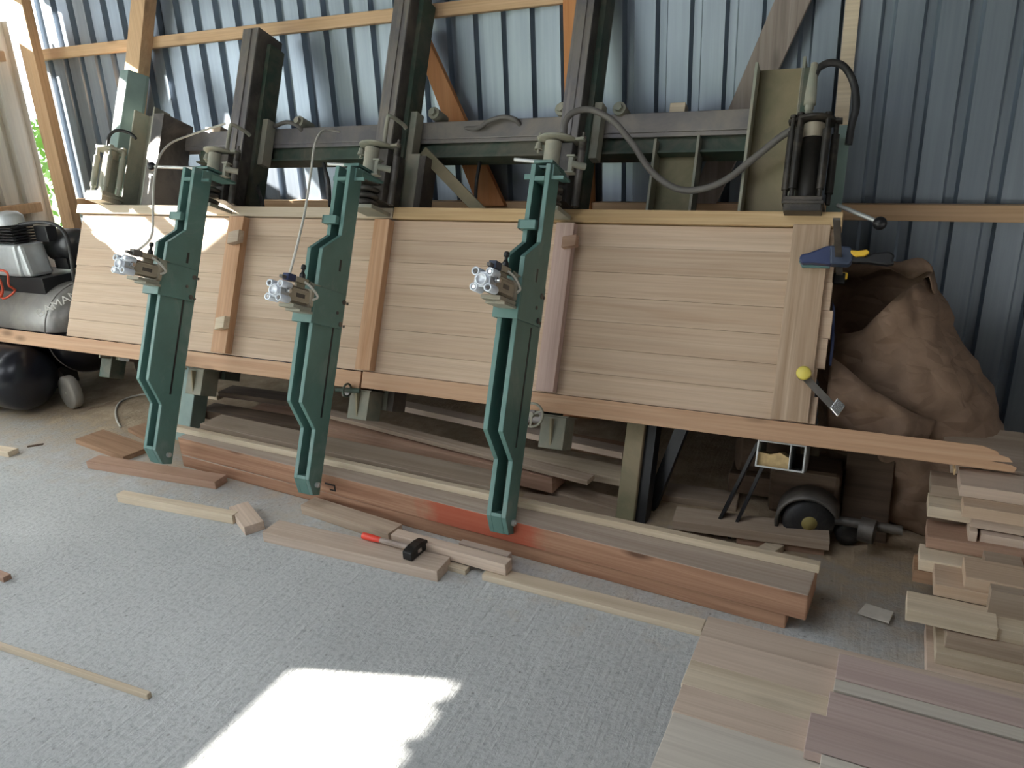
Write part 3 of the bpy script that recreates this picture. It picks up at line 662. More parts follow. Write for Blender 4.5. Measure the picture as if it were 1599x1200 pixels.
airhose([(352, 193, -.02), (300, 210, -.10), (265, 225, -.2), (247, 250, -.3), (240, 290, -.4), (239, 330, -.5), (236, 370, -.58)], (-2.92, -.617, .945), 'white air hose drooping down to the left green arm')
airhose([(530, 206, .1), (505, 204, .0), (492, 225, -.15), (486, 265, -.28), (477, 325, -.42), (466, 375, -.55)], (-2.05, -.62, .88), 'white air hose drooping down to the middle green arm')
# ------------------------------------------------------------------ clamps on the right end
qc = thing('trigger_clamp', (-.10, .09, 1.1), 'blue trigger bar clamp with yellow lever holding the cleat top', 'clamp', press=True)
bt, bb = pr(1306.5, 342, -.36), pr(1311, 431, .06)
part('bar', MB().bar(bt, bb, .022, .008, (0, 0, 1)), 'steel', qc, .001)
dd = -.052
def pz(pts, d): return [(pr(x, y, d)[0], pr(x, y, d)[2]) for x, y in pts]
part('jaw', MB().prism(pz([(1251, 399), (1262, 397), (1291, 386), (1300, 385), (1300, 414), (1296, 415), (1265, 412), (1251, 413), (1248, 406)], -.075), 'y', -.095, -.050), 'blue', qc, .006)
part('pad', MB().prism(pz([(1250, 400), (1295, 404), (1296, 418), (1252, 417), (1248, 409)], -.045), 'y', -.049, -.026), 'teal_pad', qc, .002)
part('grip_body', MB().prism(pz([(1296, 386), (1328, 388), (1332, 396), (1332, 408), (1326, 416), (1296, 415)], -.07), 'y', -.10, -.045), 'dblue', qc, .006)
part('handle', MB().prism(pz([(1328, 396), (1352, 402), (1365, 396), (1390, 394), (1398, 401), (1394, 407), (1397, 414), (1385, 416), (1355, 412), (1328, 411)], -.075), 'y', -.092, -.058), 'black', qc, .007)
part('release_lever', MB().prism(pz([(1328, 392), (1340, 393), (1354, 391), (1358, 396), (1350, 401), (1336, 402), (1329, 398)], -.09), 'y', -.105, -.085), 'yellow', qc, .004)
fj = part('fixed_jaw', MB().box((bb[0]-.02, .046, bb[2]-.03), (bb[0]+.02, .075, bb[2]+.01)), 'black', qc, .004)
part('jaw_pad', MB().box((bb[0]+.0, .05, bb[2]-.012), (bb[0]+.027, .07, bb[2]+.012)), 'yellow', fj, .004)
fc = thing('screw_clamp', (-.10, .0, .6), 'black bar clamp with yellow knob near the bottom of the cleat', 'clamp', press=True)
k0 = pr(1255, 583, -.075)
part('knob', MB().lathe((k0[0], -.062, k0[2]), (0, -1, 0), [(0, .019), (.006, .025), (.024, .025), (.031, .020), (.031, 0)], 20), 'lemon', fc)
part('swivel_pad', MB().lathe((k0[0]-.006, -.0245, k0[2]-.006), (0, -1, 0), [(0, .018), (.012, .018), (.02, .009), (.038, .009)], 16), 'chrome', fc)
ka, kb = pr(1256, 588, -.055), pr(1305, 640, -.055)
part('bar', MB().bar(ka, kb, .008, .026, (0, 0, 1)), 'steel', fc, .001)
j0 = pr(1309, 636, -.07)
part('metal_jaw', MB().prism(pz([(1296, 638), (1308, 622), (1320, 634), (1318, 638), (1308, 652)], -.06), 'y', -.085, -.035), 'chrome', fc, .003)
part('back_bar', MB().box((kb[0]-.01, -.05, kb[2]-.012), (kb[0]+.0, .09, kb[2]+.012)), 'dblue', fc)
hc = solo('spring_clamp', MB().prism(pz([(1300, 470), (1304, 482), (1302, 540), (1298, 571), (1294, 571), (1298, 530), (1299, 490)], .05), 'y', .045, .08), 'blue', pr(1298, 540, .05), 'blue clamp jaw gripping the panel edge from behind', 'clamp', press=True, bev=.002)
# ------------------------------------------------------------------ loose timber on the floor
def board_px(name, A, B, Cc, h, t, mat, label, cat='board', group=None, ext=0, bev=.002, kind=None, sink=0):
    a, b, c = [fl(*p, h) for p in (A, B, Cc)]
    d = b-a; L = math.hypot(d[0], d[1]); e = d/L; nrm = np.array([-e[1], e[0], 0])
    w = float((c-a)@nrm); sgn = 1 if w > 0 else -1; w = abs(w)
    cen = a + e*L/2 + nrm*sgn*w/2
    mbb = MB().box((-L/2-ext, -w/2, 0), (L/2, w/2, t))
    return solo(name, mbb, mat, (cen[0], cen[1], h-t-sink), label, cat, group, bev=bev, rot=(0, 0, math.atan2(e[1], e[0])), local=True)
LG = 'offcuts lying on the concrete'
board_px('floor_board', (134, 721), (335, 753), (351, 741), .040, .040, 'redboard', 'reddish board flat on the floor below the left green arm')
board_px('floor_board', (117, 686), (192, 714), (226, 693), .028, .028, 'brown', 'brown board behind the reddish one left of the left arm')
board_px('floor_board', (199, 669), (228, 684), (240, 664), .024, .024, 'brown', 'small brown board half hidden behind the left green arm')
board_px('pale_batten', (181, 772), (362, 806), (190, 765), .042, .042, 'pale', 'pale squared batten lying alone on the concrete')
board_px('wood_offcut', (357, 792), (381, 824), (412, 814), .040, .040, 'ash', 'short pale offcut lying at the end of the pale batten', 'offcut')
board_px('hammer_plank', (409, 831), (682, 893), (703, 870), .046, .046, 'ash', 'thick planed plank carrying the hammer', 'plank')
board_px('pale_plank', (469, 789), (606, 834), (635, 821), .044, .044, 'grey', 'greyish pale plank between the hammer plank and the big beam', 'plank')
board_px('squared_block', (610, 835), (789, 883), (798, 872), .072, .046, 'ash', 'long squared block resting behind the hammer, pointing right', 'block')
board_px('wood_strip', (690, 882), (726, 892), (731, 884), .020, .020, 'pale', 'thin yellowish slat under the squared block', 'slat')
board_px('grey_strip', (716, 848), (793, 869), (797, 862), .055, .055, 'beamtop', 'narrow dark strip between the squared block and the big beam', 'strip')
board_px('floor_plank', (752, 898), (1095, 986), (1106, 968), .024, .024, 'pale', 'long thin plank on the floor against the beam, ending at the board stack', 'plank')
board_px('thin_stick', (-60, 989), (229, 1086), (235, 1080), .020, .020, 'pale', 'thin square stick at the lower left edge of the photo', 'stick')
board_px('wood_offcut', (-18, 702), (12, 707), (28, 700), .030, .030, 'pale', 'pale offcut at the left edge, in front of the compressor', 'offcut')
board_px('wood_offcut', (-22, 893), (4, 903), (8, 893), .022, .022, 'redboard', 'small reddish offcut peeping in at the left edge', 'offcut')
board_px('splinter', (42, 698), (67, 694), (68, 692), .006, .006, 'dark', 'dark splinter on the floor near the compressor wheel', 'splinter')
ch = fl(690, 845, .0)
solo('wood_chip', MB().prism([(-.09, 0), (-.06, .035), (.0, .04), (.11, .012), (.10, 0), (0, -.012)], 'z', 0, .014), 'grey', (ch[0], ch[1]+.09, .055), 'flat grey chip of wood leaning on the beam behind the squared block', 'chip', rot=(math.radians(25), 0, -.05), local=True, bev=.002)
# hammer
hA, hB = fl(566, 836, .062), fl(648, 858, .066)
e = Vector((hB[0]-hA[0], hB[1]-hA[1], 0)); L = e.length
hm = thing('hammer', (hA[0], hA[1], .046), 'club hammer with red gripped handle on the planed plank', 'hammer', rotz=math.atan2(e.y, e.x))
ORG[hm.name] = (0, 0, 0)
part('handle', MB().lathe((L*.33, 0, .016), (1, 0, .03), [(0, .010), (.05, .0115), (L*.68, .0125)], 14), 'handle', hm)
part('grip', MB().lathe((0, 0, .0145), (1, 0, .02), [(0, .008), (.004, .0135), (.05, .014), (L*.3, .012), (L*.36, .010)], 14), 'paint_red', hm, label='red painted grip')
hd = part('head', MB().prism([(-.055, .004), (-.047, .0), (.047, .0), (.055, .004), (.055, .036), (.047, .040), (.02, .045), (-.02, .045), (-.047, .040), (-.055, .036)], 'x', L-.018, L+.022), 'hammer', hm, .003)
part('handle_end', MB().box((L+.0215, -.011, .014), (L+.0235, .011, .027)), 'handle', hd)
# big beams
def beam(name, A, B, zt, zb, w, mat, label, top=None):
    a, b = fl(*A, zt), fl(*B, zt)
    d = b-a; L = math.hypot(d[0], d[1]); ang = math.atan2(d[1], d[0])
    o = solo(name, MB().box((0, 0, 0), (L, w, zt-zb)), mat, (a[0], a[1], zb), label, 'beam', rot=(0, 0, ang), local=True, bev=.004)
    if top: o.data.materials.append(M[top]); o.data.polygons[1].material_index = 1
    return o
beam('timber_beam', (283, 711), (1228, 958), .062, .0, .19, 'beam', 'lower big reddish beam on the floor under the hammer side', 'beamtop')
ub = beam('timber_beam', (277, 683), (1262, 931), .157, .063, .19, 'beamred', 'upper big reddish beam with red stain under the green arms', 'beamtop')
sx = math.hypot(*(fl(514, 755, .12)-fl(277, 683, .157))[:2])
ORG[ub.name] = (0, 0, 0)
part('stamp_mark', MB().box((sx-.03, -.0012, .045), (sx+.03, 0, .053)).box((sx+.022, -.0012, .02), (sx+.03, 0, .045)).box((sx-.005, -.0012, .02), (sx+.022, 0, .027)), 'black', ub, label='dark stencilled mark')
# timber lying behind and on the big beam
board_px('long_batten', (262, 664), (1280, 884), (266, 660), .188, .030, 'pale', 'long yellow edged batten lying on top of the big beam', 'batten')
board_px('wide_board', (312, 662), (770, 762), (325, 643), .188, .03, 'grey', 'wide pinkish grey board lying behind the big beam at left', group=None)
board_px('timber_block', (385, 640), (862, 747), (420, 628), .115, .075, 'redboard', 'heavy reddish timber under the press with its end showing right of the third arm', 'timber')
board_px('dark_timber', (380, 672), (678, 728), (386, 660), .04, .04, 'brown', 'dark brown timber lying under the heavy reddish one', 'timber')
board_px('grey_plank', (500, 645), (917, 751), (540, 645), .150, .022, 'grey', 'grey plank lying on the heavy reddish timber', 'plank')
board_px('pale_plank', (560, 620), (972, 708), (575, 614), .22, .03, 'ash', 'pale edged plank in the dark behind the middle arm', 'plank')
board_px('pale_plank', (800, 715), (985, 752), (812, 697), .13, .035, 'pale', 'pale plank behind the third arm ending at the beige leg', 'plank')
board_px('grey_plank', (855, 766), (975, 800), (872, 752), .03, .03, 'grey', 'narrow plank on the floor left of the beige leg', 'plank')
board_px('grey_plank', (806, 790), (960, 812), (830, 770), .02, .02, 'grey', 'grey board flat on the floor between third arm and beige leg', 'plank')
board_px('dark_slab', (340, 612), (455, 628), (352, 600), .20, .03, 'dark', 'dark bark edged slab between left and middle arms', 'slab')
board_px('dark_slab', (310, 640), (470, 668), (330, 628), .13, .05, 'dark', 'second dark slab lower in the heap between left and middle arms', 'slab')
board_px('wood_offcut', (306, 612), (338, 618), (312, 607), .16, .03, 'pale', 'pale ended offcut beside the left arm bracket', 'offcut')
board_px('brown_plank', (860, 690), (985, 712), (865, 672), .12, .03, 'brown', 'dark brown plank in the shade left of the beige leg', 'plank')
board_px('floor_plank', (1050, 813), (1296, 846), (1306, 822), .075, .04, 'grey', 'dusty plank under the right end of the press', 'plank')
board_px('red_batten', (1150, 838), (1288, 856), (1295, 846), .034, .034, 'redboard', 'reddish batten beneath the dusty plank', 'batten')
board_px('wood_offcut', (1178, 858), (1200, 868), (1212, 846), .03, .03, 'pale', 'pale offcut in front of the dusty plank', 'offcut')
board_px('grey_plank', (1010, 770), (1150, 790), (1018, 750), .03, .03, 'grey', 'dim plank lying behind the beige leg', 'plank')
pq = fl(1364, 963, .0)
solo('paper_scrap', MB().prism([(-.045, -.02), (.05, -.035), (.055, .02), (-.03, .035)], 'z', 0, .006), 'paper', (pq[0], pq[1], .012), 'torn pale scrap on the dark floor left of the board pile', 'scrap', rot=(.12, -.1, -.15), local=True)
# ------------------------------------------------------------------ board stack in the right foreground
FG = 'boards of the flat stack in the right foreground'
yaw = math.radians(-1.8)
def stack_board(name, A, ynear_px, x_right, z, t, mat, label, group=None):
    a = fl(*A, z); b = fl(*ynear_px, z)
    x0 = a[0]; y1 = a[1]; y0 = b[1]
    mbb = MB().box((0, y0-y1, 0), (x_right-x0, 0, t))
    return solo(name, mbb, mat, (a[0], a[1], z-t), label, 'board', group, bev=.0015, rot=(0, 0, yaw), local=True)
zt = .30
ls = ['far edge board of the flat foreground stack', 'second pale board from the far edge of the foreground stack', 'third pale board from the far edge of the foreground stack',
      'fourth pale board of the foreground stack with a dark knot near its end', 'near pale board at the bottom of the photo']
edges = [(1106, 962), (1094, 992), (1079, 1030), (1066, 1068), (1052, 1110), (1012, 1200), (990, 1330)]
for k in range(5):
    A = edges[k]; Bn = edges[k+1] if k < 4 else edges[6]
    stack_board('stack_board', A, Bn, 1.5, zt - (.0 if k < 4 else .003), .028, ['ash', 'ash', 'pale', 'ash', 'sap'][k], ls[k], FG)
z2 = zt+.026
stack_board('rosy_board', (1310, 1020), (1305, 1059), 1.5, z2, .025, 'rosy', 'pink board on the foreground stack above the white stripe', FG)
stack_board('rosy_board', (1304, 1060), (1302, 1077), 1.5, z2, .025, 'sap', 'whitish narrow board between two pink ones on the foreground stack', FG)
stack_board('rosy_board', (1296, 1079), (1291, 1120), 1.5, z2, .025, 'rosy', 'pink board on the foreground stack below the white stripe', FG)
stack_board('rosy_board', (1266, 1112), (1282, 1178), 1.5, z2, .025, 'rosy', 'brownish pink board near the bottom right of the photo', FG)
stack_board('rosy_board', (1283, 1176), (1275, 1240), 1.5, z2, .025, 'sap', 'pale board at the bottom right edge of the photo', FG)
for k, x in enumerate((-.1, .95)):
    solo('stack_bearer', MB().box((x, 1.0, 0), (x+.12, 1.70, zt-.0285)), 'grey', (x, 1.3, 0), ['left bearer under the foreground stack', 'right bearer under the foreground stack'][k], 'bearer', bev=.003)
# ------------------------------------------------------------------ pile of boards at the right edge
PG = 'boards of the pile at the right edge'
def pile(A, z, w, t, mat, label, xr=1.3, name='pile_board', yw=-1.5):
    a = fl(*A, z)
    mbb = MB().box((0, 0, 0), (xr-a[0], w, t))
    return solo(name, mbb, mat, (a[0], a[1], z-t), label, 'board', PG, bev=.0015, rot=(0, 0, math.radians(yw)), local=True)
Z = lambda k: .042*k
pile((1447, 1046), Z(1), .24, .041, 'ash', 'lowest front board of the right hand pile')
pile((1462, 1018), Z(2), .22, .041, 'pale', 'second board up at the front of the right hand pile', yw=-1.2)
pile((1478, 993), Z(3), .20, .041, 'grey', 'cracked third board up at the front of the right hand pile')
pile((1492, 967), Z(4), .19, .041, 'pale', 'fourth board up at the front of the right hand pile, set back')
pile((1416, 951), Z(4)+.006, .10, .041, 'pale', 'short yellow ended board sticking out left low in the right hand pile', xr=.44)
pile((1460, 912), Z(5)+.004, .17, .041, 'oak', 'light tan board at mid height of the right hand pile')
pile((1508, 901), Z(6)+.004, .12, .041, 'oak', 'tan board set back at mid height of the right hand pile')
pile((1436, 873), Z(5)+.01, .10, .041, 'pale', 'yellowish board end sticking out left at mid height of the pile', xr=.5)
pile((1427, 890), Z(4)+.010, .10, .044, 'brown', 'brown board end sticking out left under the yellowish one', xr=.5)
pile((1448, 838), Z(6)+.012, .12, .041, 'redboard', 'reddish board end in a recess at the left of the pile', xr=.55)
pile((1450, 790), Z(8), .10, .041, 'pale', 'light board end sticking out left high in the pile, lower of two', xr=.6)
pile((1454, 757), Z(9), .12, .041, 'grey', 'greyish board end sticking out left high in the pile, upper of two', xr=.6)
pile((1514, 830), Z(7)+.004, .10, .041, 'ash', 'short pale block on the front step of the pile', xr=.40)
pile((1532, 834), Z(7)-.002, .16, .10, 'ash', 'greyish board filling the step behind the short pale block', yw=-1.5)
pile((1518, 806), Z(8)+.004, .16, .041, 'ash', 'planed board forming the upper front step of the pile')
pile((1505, 790), Z(9), .09, .041, 'oak', 'tan ended narrow board high in the pile', xr=1.3)
pile((1500, 757), Z(10), .14, .041, 'ash', 'near board on top of the right hand pile')
pile((1490, 733), Z(10)+.022, .06, .021, 'caul', 'tiny yellow offcut on top of the pile under the splintered rail', xr=.33)
pile((1486, 722), Z(10), .18, .041, 'ash', 'middle board on top of the right hand pile')
pile((1474, 690), Z(10), .19, .041, 'grey', 'far board on top of the right hand pile')
pile((1402, 672), Z(9), .05, .041, 'caul', 'board sticking out left at the far top of the pile', xr=1.2)
for k, (x, y) in enumerate(((.42, 2.25), (.42, 2.55), (1.0, 2.55))):
    solo('pile_bearer', MB().box((x, y, 0), (x+.1, y+.28, .25 if k == 0 else .34)), 'grey', (x, y, 0), ['bearer inside the front of the right hand pile', 'bearer inside the left of the right hand pile', 'bearer inside the back of the right hand pile'][k], 'bearer')
# ------------------------------------------------------------------ kraft paper sack
def sack():
    Nn = 72
    base = lambda th: Vector((.36+.33*math.cos(th), 3.27+.31*math.sin(th), .0))
    rim_px = [(1448, 428, 3.30), (1428, 408, 3.34), (1395, 414, 3.40), (1345, 408, 3.45), (1300, 420, 3.42), (1275, 470, 3.30), (1290, 515, 3.18), (1330, 520, 3.08), (1368, 495, 3.04), (1395, 468, 3.05), (1420, 448, 3.10), (1440, 436, 3.2)]
    rim = [Vector(wy(*p)) for p in rim_px]
    def rim_at(t):
        n = len(rim); f = (t % 1)*n; i = int(f); q = f-i
        p0, p1, p2, p3 = [rim[(i+k) % n] for k in (-1, 0, 1, 2)]
        return .5*((2*p1)+(p2-p0)*q+(2*p0-5*p1+4*p2-p3)*q*q+(3*p1-p0-3*p2+p3)*q**3)
    rows = []
    prof = [(0, .88), (.02, 1.0), (.12, 1.06), (.25, 1.05), (.4, 1.0), (.55, .93), (.7, .86), (.82, .8)]
    for j in range(27):
        s = j/26; ring = []
        for k in range(Nn):
            th = 2*PI*k/Nn
            bpt = base(th); rp = rim_at(k/Nn)
            bul = Vector((math.cos(th), .8*math.sin(th), 0))*(.10*math.sin(PI*min(1, s*1.02))**.8)
            w_ = s**1.15
            p = bpt.lerp(rp, w_) + bul*(1-s*.5)
            if s < .06: p.z = 0.004 + s*.6
            q = p*3.2
            n1 = noise.noise(q)*.055 + (abs(noise.noise(p*6.5+Vector((3, 1, 7))))-.25)*.075 + (abs(noise.noise(p*15))-.2)*.022
            dirn = Vector((math.cos(th), math.sin(th), .2))
            p = p + dirn*n1*(1-.6*(s > .93))*(.35 if s < .06 else 1)
            p.z = max(p.z, .004)
            p.y = min(p.y, 3.66)
            ring.append(p)
        rows.append(ring)
    cen = sum((p for p in rows[-1]), Vector())/Nn
    mbs = MB(); vs = [p for r in rows for p in r]; fs = []
    for j in range(len(rows)-1):
        for k in range(Nn): fs.append((j*Nn+k, j*Nn+(k+1) % Nn, (j+1)*Nn+(k+1) % Nn, (j+1)*Nn+k))
    # the inside of the mouth
    inner = [rows[-1]]
    deep = Vector((.16, 3.28, .42))
    for t in (.05, .2, .45, .7, .9):
        ring = [p.lerp(deep + (p-cen)*.55, t) + Vector((noise.noise(p*8+Vector((t*3, 0, 0)))*.03, .01, 0)) for p in rows[-1]]
        inner.append(ring)
    o = len(rows)-1
    for ring in inner[1:]: vs += ring
    for j in range(len(inner)-1):
        a0 = o*Nn if j == 0 else (len(rows)+j-1)*Nn; b0 = (len(rows)+j)*Nn
        for k in range(Nn): fs.append((a0+k, a0+(k+1) % Nn, b0+(k+1) % Nn, b0+k))
    fs.append(tuple(range((len(rows)+len(inner)-2)*Nn, (len(rows)+len(inner)-1)*Nn)))
    mbs.add(vs, fs, True)
    org = (.21, 3.22, 0)
    root = thing('paper_sack', org, 'big crumpled brown paper sack standing open against the metal wall', 'sack')
    part('sack_body', mbs, 'kraft', root)
    # a turned-down lip on the back of the mouth
    lip = MB(); pl = [rim_at(k/40) for k in range(-3, 15)]
    v2 = []
    for k, p in enumerate(pl):
        o2 = Vector((.02, -.03, .012)); v2 += [p + Vector((0, .004, .004)), p+o2+Vector((0, 0, .004)), p+o2*1.3+Vector((.01, -.01, -.05-.02*math.sin(k)))]
    lip.add(v2, [(3*k+a, 3*k+a+1, 3*k+a+4, 3*k+a+3) for k in range(len(pl)-1) for a in (0, 1)], True)
    lo = part('turned_lip', lip, 'kraft', root); sm_ = lo.modifiers.new('t', 'SOLIDIFY'); sm_.thickness = .004
    # loose flap hanging in front
    fp = [(1296, 560, 2.93), (1330, 585, 2.90), (1372, 612, 2.88), (1420, 640, 2.9), (1462, 662, 2.95)]
    fb = [(1290, 672, 2.90), (1325, 690, 2.88), (1360, 700, 2.86), (1395, 705, 2.87), (1425, 705, 2.9)]
    ft = MB(); v3 = []
    n = 24; mrow = 10
    for i in range(n+1):
        t = i/n*(len(fp)-1); k = min(int(t), len(fp)-2); f = t-k
        a = Vector(wy(*fp[k])).lerp(Vector(wy(*fp[k+1])), f); b = Vector(wy(*fb[k])).lerp(Vector(wy(*fb[k+1])), f)
        for j in range(mrow+1):
            p = a.lerp(b, j/mrow); p.y += .05*noise.noise(p*9) - .05*math.sin(PI*j/mrow) + (abs(noise.noise(p*5))-.2)*.09
            v3.append(p)
    ft.add(v3, [(i*(mrow+1)+j, (i+1)*(mrow+1)+j, (i+1)*(mrow+1)+j+1, i*(mrow+1)+j+1) for i in range(n) for j in range(mrow)], True)
    fo = part('loose_flap', ft, 'kraft', root); sm_ = fo.modifiers.new('t', 'SOLIDIFY'); sm_.thickness = .004
    sc = wy(1362, 500, 3.24)
    part('torn_label', MB().prism([(sc[0]-.05, sc[2]-.05), (sc[0]+.03, sc[2]-.07), (sc[0]+.045, sc[2]+.01), (sc[0], sc[2]+.03)], 'y', 3.10, 3.106), 'paper', root, label='whitish scrap in the mouth')
sack()
# ------------------------------------------------------------------ old machine on wheels under the sack end of the press
mc = thing('old_machine', (.0, 2.95, 0), 'dark dusty wheeled machine under the right end of the press', 'machine')
wc = Vector(fl(1262, 812, .10)); 
part('wheel', MB().lathe((wc.x, wc.y, .10), (.25, -1, 0), [(-.03, .06), (-.03, .085), (-.015, .095), (.015, .095), (.03, .085), (.03, .03)], 28), 'rubber', mc)
part('hub', MB().lathe((wc.x+.006, wc.y-.028, .10), (.25, -1, 0), [(0, .03), (.008, .025), (.012, .0)], 16), 'dullyellow', mc)
g = MB()
gp = [(wc.x-.118*math.cos(t), wc.y, .10+.118*math.sin(t)) for t in [PI*k/14 for k in range(-1, 13)]]
v4 = []
for p in gp: v4 += [(p[0], p[1]-.05, p[2]), (p[0], p[1]+.06, p[2])]
g.add(v4, [(2*k, 2*k+2, 2*k+3, 2*k+1) for k in range(len(gp)-1)], True)
go = part('wheel_guard', g, 'steel', mc); sm_ = go.modifiers.new('t', 'SOLIDIFY'); sm_.thickness = .012
part('body', MB().box((wc.x-.16, wc.y+.08, .06), (wc.x+.10, wc.y+.26, .26)), 'dark', mc, .02)
part('axle', MB().cyl((wc.x-.1, wc.y+.03, .10), (wc.x+.32, wc.y-.0, .12), .018, 12).cyl((wc.x+.18, wc.y-.02, .11), (wc.x+.23, wc.y-.03, .11), .045, 16), 'steel', mc)
w2 = Vector(fl(1322, 838, .05))
part('castor', MB().lathe((w2.x, w2.y+.03, .052), (.25, -1, 0), [(-.02, .03), (-.02, .045), (.02, .045), (.02, .02)], 20), 'rubber', mc)
part('motor', MB().cyl((-.42, 3.05, .22), (-.20, 3.12, .20), .085, 20).box((-.45, 3.0, .04), (-.18, 3.2, .13)), 'dark', mc, .006)
# ------------------------------------------------------------------ compressor
def compressor():
    cy_, cz, r = 3.085, .44, .29
    xr, xl = -4.36, -5.30
    c = thing('air_compressor', (-4.85, cy_, 0), 'navy air compressor on wheels at the left edge, behind the larch rail', 'compressor')
    prof = [(0, .0), (.01, .11), (.035, .20), (.08, .27), (.14, r), (xr-xl-.14, r), (xr-xl-.08, .27), (xr-xl-.035, .20), (xr-xl-.01, .11), (xr-xl, 0)]
    # lower half navy; upper half grey for dust and reflected light put into the colour
    def half(up):
        mbt = MB(); n = 32; vs = []; fs = []
        t0 = math.radians(8) if up else math.radians(8)-PI
        for (h, rr) in prof:
            for k in range(n+1):
                th = t0 + PI*k/n; vs.append((xl+h, cy_-rr*math.cos(th), cz+rr*math.sin(th)))
        for j in range(len(prof)-1):
            for k in range(n): fs.append((j*(n+1)+k, j*(n+1)+k+1, (j+1)*(n+1)+k+1, (j+1)*(n+1)+k))
        return mbt.add(vs, fs, True)
    tk = part('tank', half(False), 'tank', c)
    tu = part('tank_top', half(True), 'tankgrey', c, label='upper half of the tank coloured grey for dust and reflected light')
    part('weld_seam', MB().tube([(xr-.14, cy_+(r+.001)*math.cos(t*PI/16), cz+(r+.001)*math.sin(t*PI/16)) for t in range(32)], .004, 6, 0, True), 'tankgrey', tk)
    yt, zt_, rt, xe = 2.645, .228, .196, -4.44
    lt = part('lower_tank', MB().lathe((-5.42, yt, zt_), (1, 0, 0), [(0, 0), (.01, .07), (.03, .125), (.07, .178), (.12, rt), (xe+5.42-.12, rt), (xe+5.42-.07, .178), (xe+5.42-.03, .125), (xe+5.42-.01, .07), (xe+5.42, 0)], 32), 'tank', c)
    part('drain_plug', MB().cyl((-4.86, yt-rt+.012, zt_+.06), (-4.86, yt-rt-.004, zt_+.062), .014, 12), 'chrome', lt)
    part('tank_saddle', MB().box((-5.1, yt+.10, .10), (-5.05, cy_-.1, .22)).box((-4.62, yt+.10, .10), (-4.57, cy_-.1, .22)), 'motor', lt)
    part('yellow_sticker', MB().box((xe-.10, yt-.199, zt_+.02), (xe-.085, yt-.165, zt_+.09)), 'yellow', lt)
    # lettering on the end
    cu = bpy.data.curves.new('lettering', 'FONT'); cu.body = 'BAMANC'; cu.size = .075; cu.extrude = .001; cu.align_x = 'CENTER'; cu.align_y = 'CENTER'
    cu.materials.append(M['mark'])
    tmp = bpy.data.objects.new('lettering_curve', cu); COL.objects.link(tmp)
    me_ = bpy.data.meshes.new_from_object(tmp.evaluated_get(bpy.context.evaluated_depsgraph_get())); bpy.data.objects.remove(tmp)
    to = bpy.data.objects.new('lettering', me_); COL.objects.link(to); to.parent = c
    xd = Vector((.10, -.30, 0)).normalized()
    ctr = Vector((xr-.062, cy_-.185, cz+.215)) - Vector((-4.85, cy_, 0))
    nrm = Vector((.55, -.58, .60)).normalized(); tx = Vector((.62, .1, -.35)); tx = (Vector((.35, .62, .28)) - nrm*Vector((.35, .62, .28)).dot(nrm)).normalized(); ty = nrm.cross(tx)
    to.matrix_local = Matrix(((tx.x, ty.x, nrm.x, ctr.x), (tx.y, ty.y, nrm.y, ctr.y), (tx.z, ty.z, nrm.z, ctr.z), (0, 0, 0, 1)))
    # wheels at the right end and strut
    for yy in (2.80, cy_+.27):
        w_ = part('wheel', MB().lathe((-4.40, yy, .105), (0.2, 1, 0), [(-.028, .05), (-.028, .098), (-.02, .105), (.02, .105), (.028, .098), (.028, .05)], 26), 'wheelgrey', c)
        part('hub', MB().lathe((-4.40, yy, .105), (0.2, 1, 0), [(-.022, .05), (-.02, .02), (-.035, .0)], 16), 'lightgreen', w_)
        part('wheel_strut', MB().bar((-4.62, yy+.06, .24), (-4.42, yy+.02, .12), .03, .012), 'steel', c)
    part('foot', MB().box((-5.2, cy_-.08, 0), (-5.14, cy_+.12, .16)), 'rubber', c)
    # base plate, pump, motor, belt cover
    part('base_plate', MB().prism([(cy_-.16, cz+r-.07), (cy_+.16, cz+r-.07), (cy_+.16, cz+r+.05), (cy_-.16, cz+r+.05)], 'x', -5.38, -4.60), 'motor', c, .004)
    zb = cz+r+.05
    pu = part('pump', MB().box((-5.02, cy_-.17, zb), (-4.78, cy_+.02, zb+.20)).prism([(-4.78, zb), (-4.70, zb), (-4.74, zb+.20), (-4.78, zb+.20)], 'y', cy_-.16, cy_+.0), 'pump', c, .02)
    fin = MB()
    for k in range(6): fin.box((-5.03, cy_-.15, zb+.205+.018*k), (-4.80, cy_+.0, zb+.215+.018*k))
    fin.box((-5.0, cy_-.12, zb+.2), (-4.83, cy_-.03, zb+.31))
    part('cooling_fins', fin, 'motor', pu, .002)
    part('head', MB().lathe((-4.91, cy_-.08, zb+.315), (0, 0, 1), [(0, .09), (.05, .085), (.075, .06), (.085, 0)], 20), 'pump', pu)
    part('motor', MB().lathe((-4.80, cy_+.12, zb+.16), (1, .05, 0), [(0, .06), (.01, .105), (.20, .105), (.23, .09), (.25, .04), (.25, 0)], 26).box((-4.74, cy_+.04, zb+.02), (-4.62, cy_+.2, zb+.09)), 'motor', c)
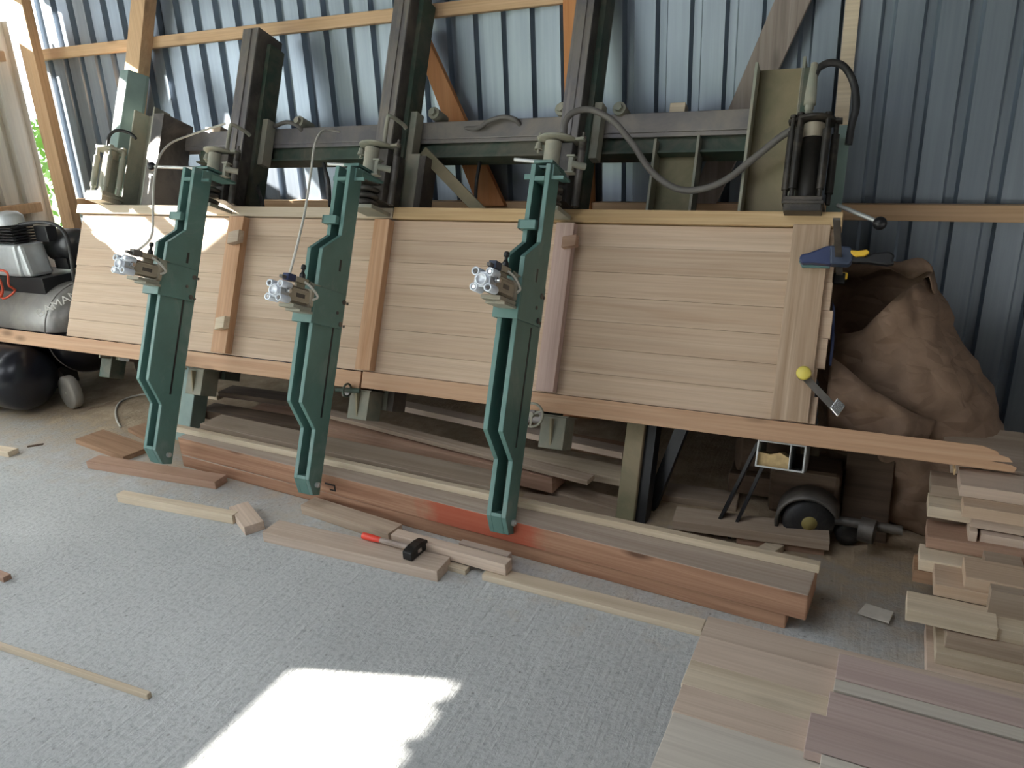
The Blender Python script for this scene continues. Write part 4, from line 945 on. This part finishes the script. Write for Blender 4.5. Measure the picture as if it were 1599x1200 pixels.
    part('motor_box', MB().box((-4.78, cy_-.02, zb+.20), (-4.66, cy_+.05, zb+.30)), 'motor', c, .006)
    part('copper_pipe', MB().tube([(-4.90, cy_-.09, zb+.30), (-4.70, cy_-.05, zb+.325), (-4.56, cy_-.02, zb+.31), (-4.51, cy_+.0, zb+.24), (-4.51, cy_, zb+.12), (-4.53, cy_, zb+.0), (-4.54, cy_, cz+r-.02)], .012, 10), 'rubber', c)
    cc = Vector((-4.86, cy_-.25, zb-.03))
    loop = [(cc.x+.10*math.cos(t*PI/8), cc.y-.02*math.cos(t), cc.z+.085*math.sin(t*PI/8)) for t in range(16)]
    loop2 = [(cc.x-.06+.09*math.cos(t*PI/8), cc.y-.02, cc.z+.085*math.sin(t*PI/8)) for t in range(16)]
    part('red_air_line', MB().tube(loop, .007, 8, 2, True).tube(loop2, .007, 8, 2, True), 'orange_hose', c)
compressor()
# thin hose on the sawdust
hp = [(188, 667), (182, 655), (181, 640), (188, 628), (205, 620), (228, 616), (250, 618)]
hpts = [Vector(fl(x, y, .006)) for x, y in hp]
solo('floor_hose', MB().tube(hpts, .006, 8, 6), 'clear_hose', hpts[0], 'thin pale hose curling on the sawdust left of the left arm', 'hose')
# ------------------------------------------------------------------ light
sd = Vector((1, .29, -.53)).normalized()
sl = bpy.data.lights.new('sun', 'SUN'); sl.energy = 110; sl.angle = math.radians(.6); sl.color = (1, .95, .87)
so = bpy.data.objects.new('sun', sl); COL.objects.link(so); so.rotation_euler = sd.to_track_quat('-Z', 'Y').to_euler(); so.location = (-12, -3, 8)
w = bpy.data.worlds.new('World'); S.world = w; w.use_nodes = True
bg = w.node_tree.nodes['Background']; bg.inputs[0].default_value = (.90, .95, 1.0, 1); bg.inputs[1].default_value = 8.0
S.view_settings.view_transform = 'Standard'; S.view_settings.look = 'None'; S.view_settings.gamma = 1; S.view_settings.use_curve_mapping = False
S.view_settings.exposure = -0.88
S.cycles.use_denoising = True
S.cycles.max_bounces = 8; S.cycles.diffuse_bounces = 5
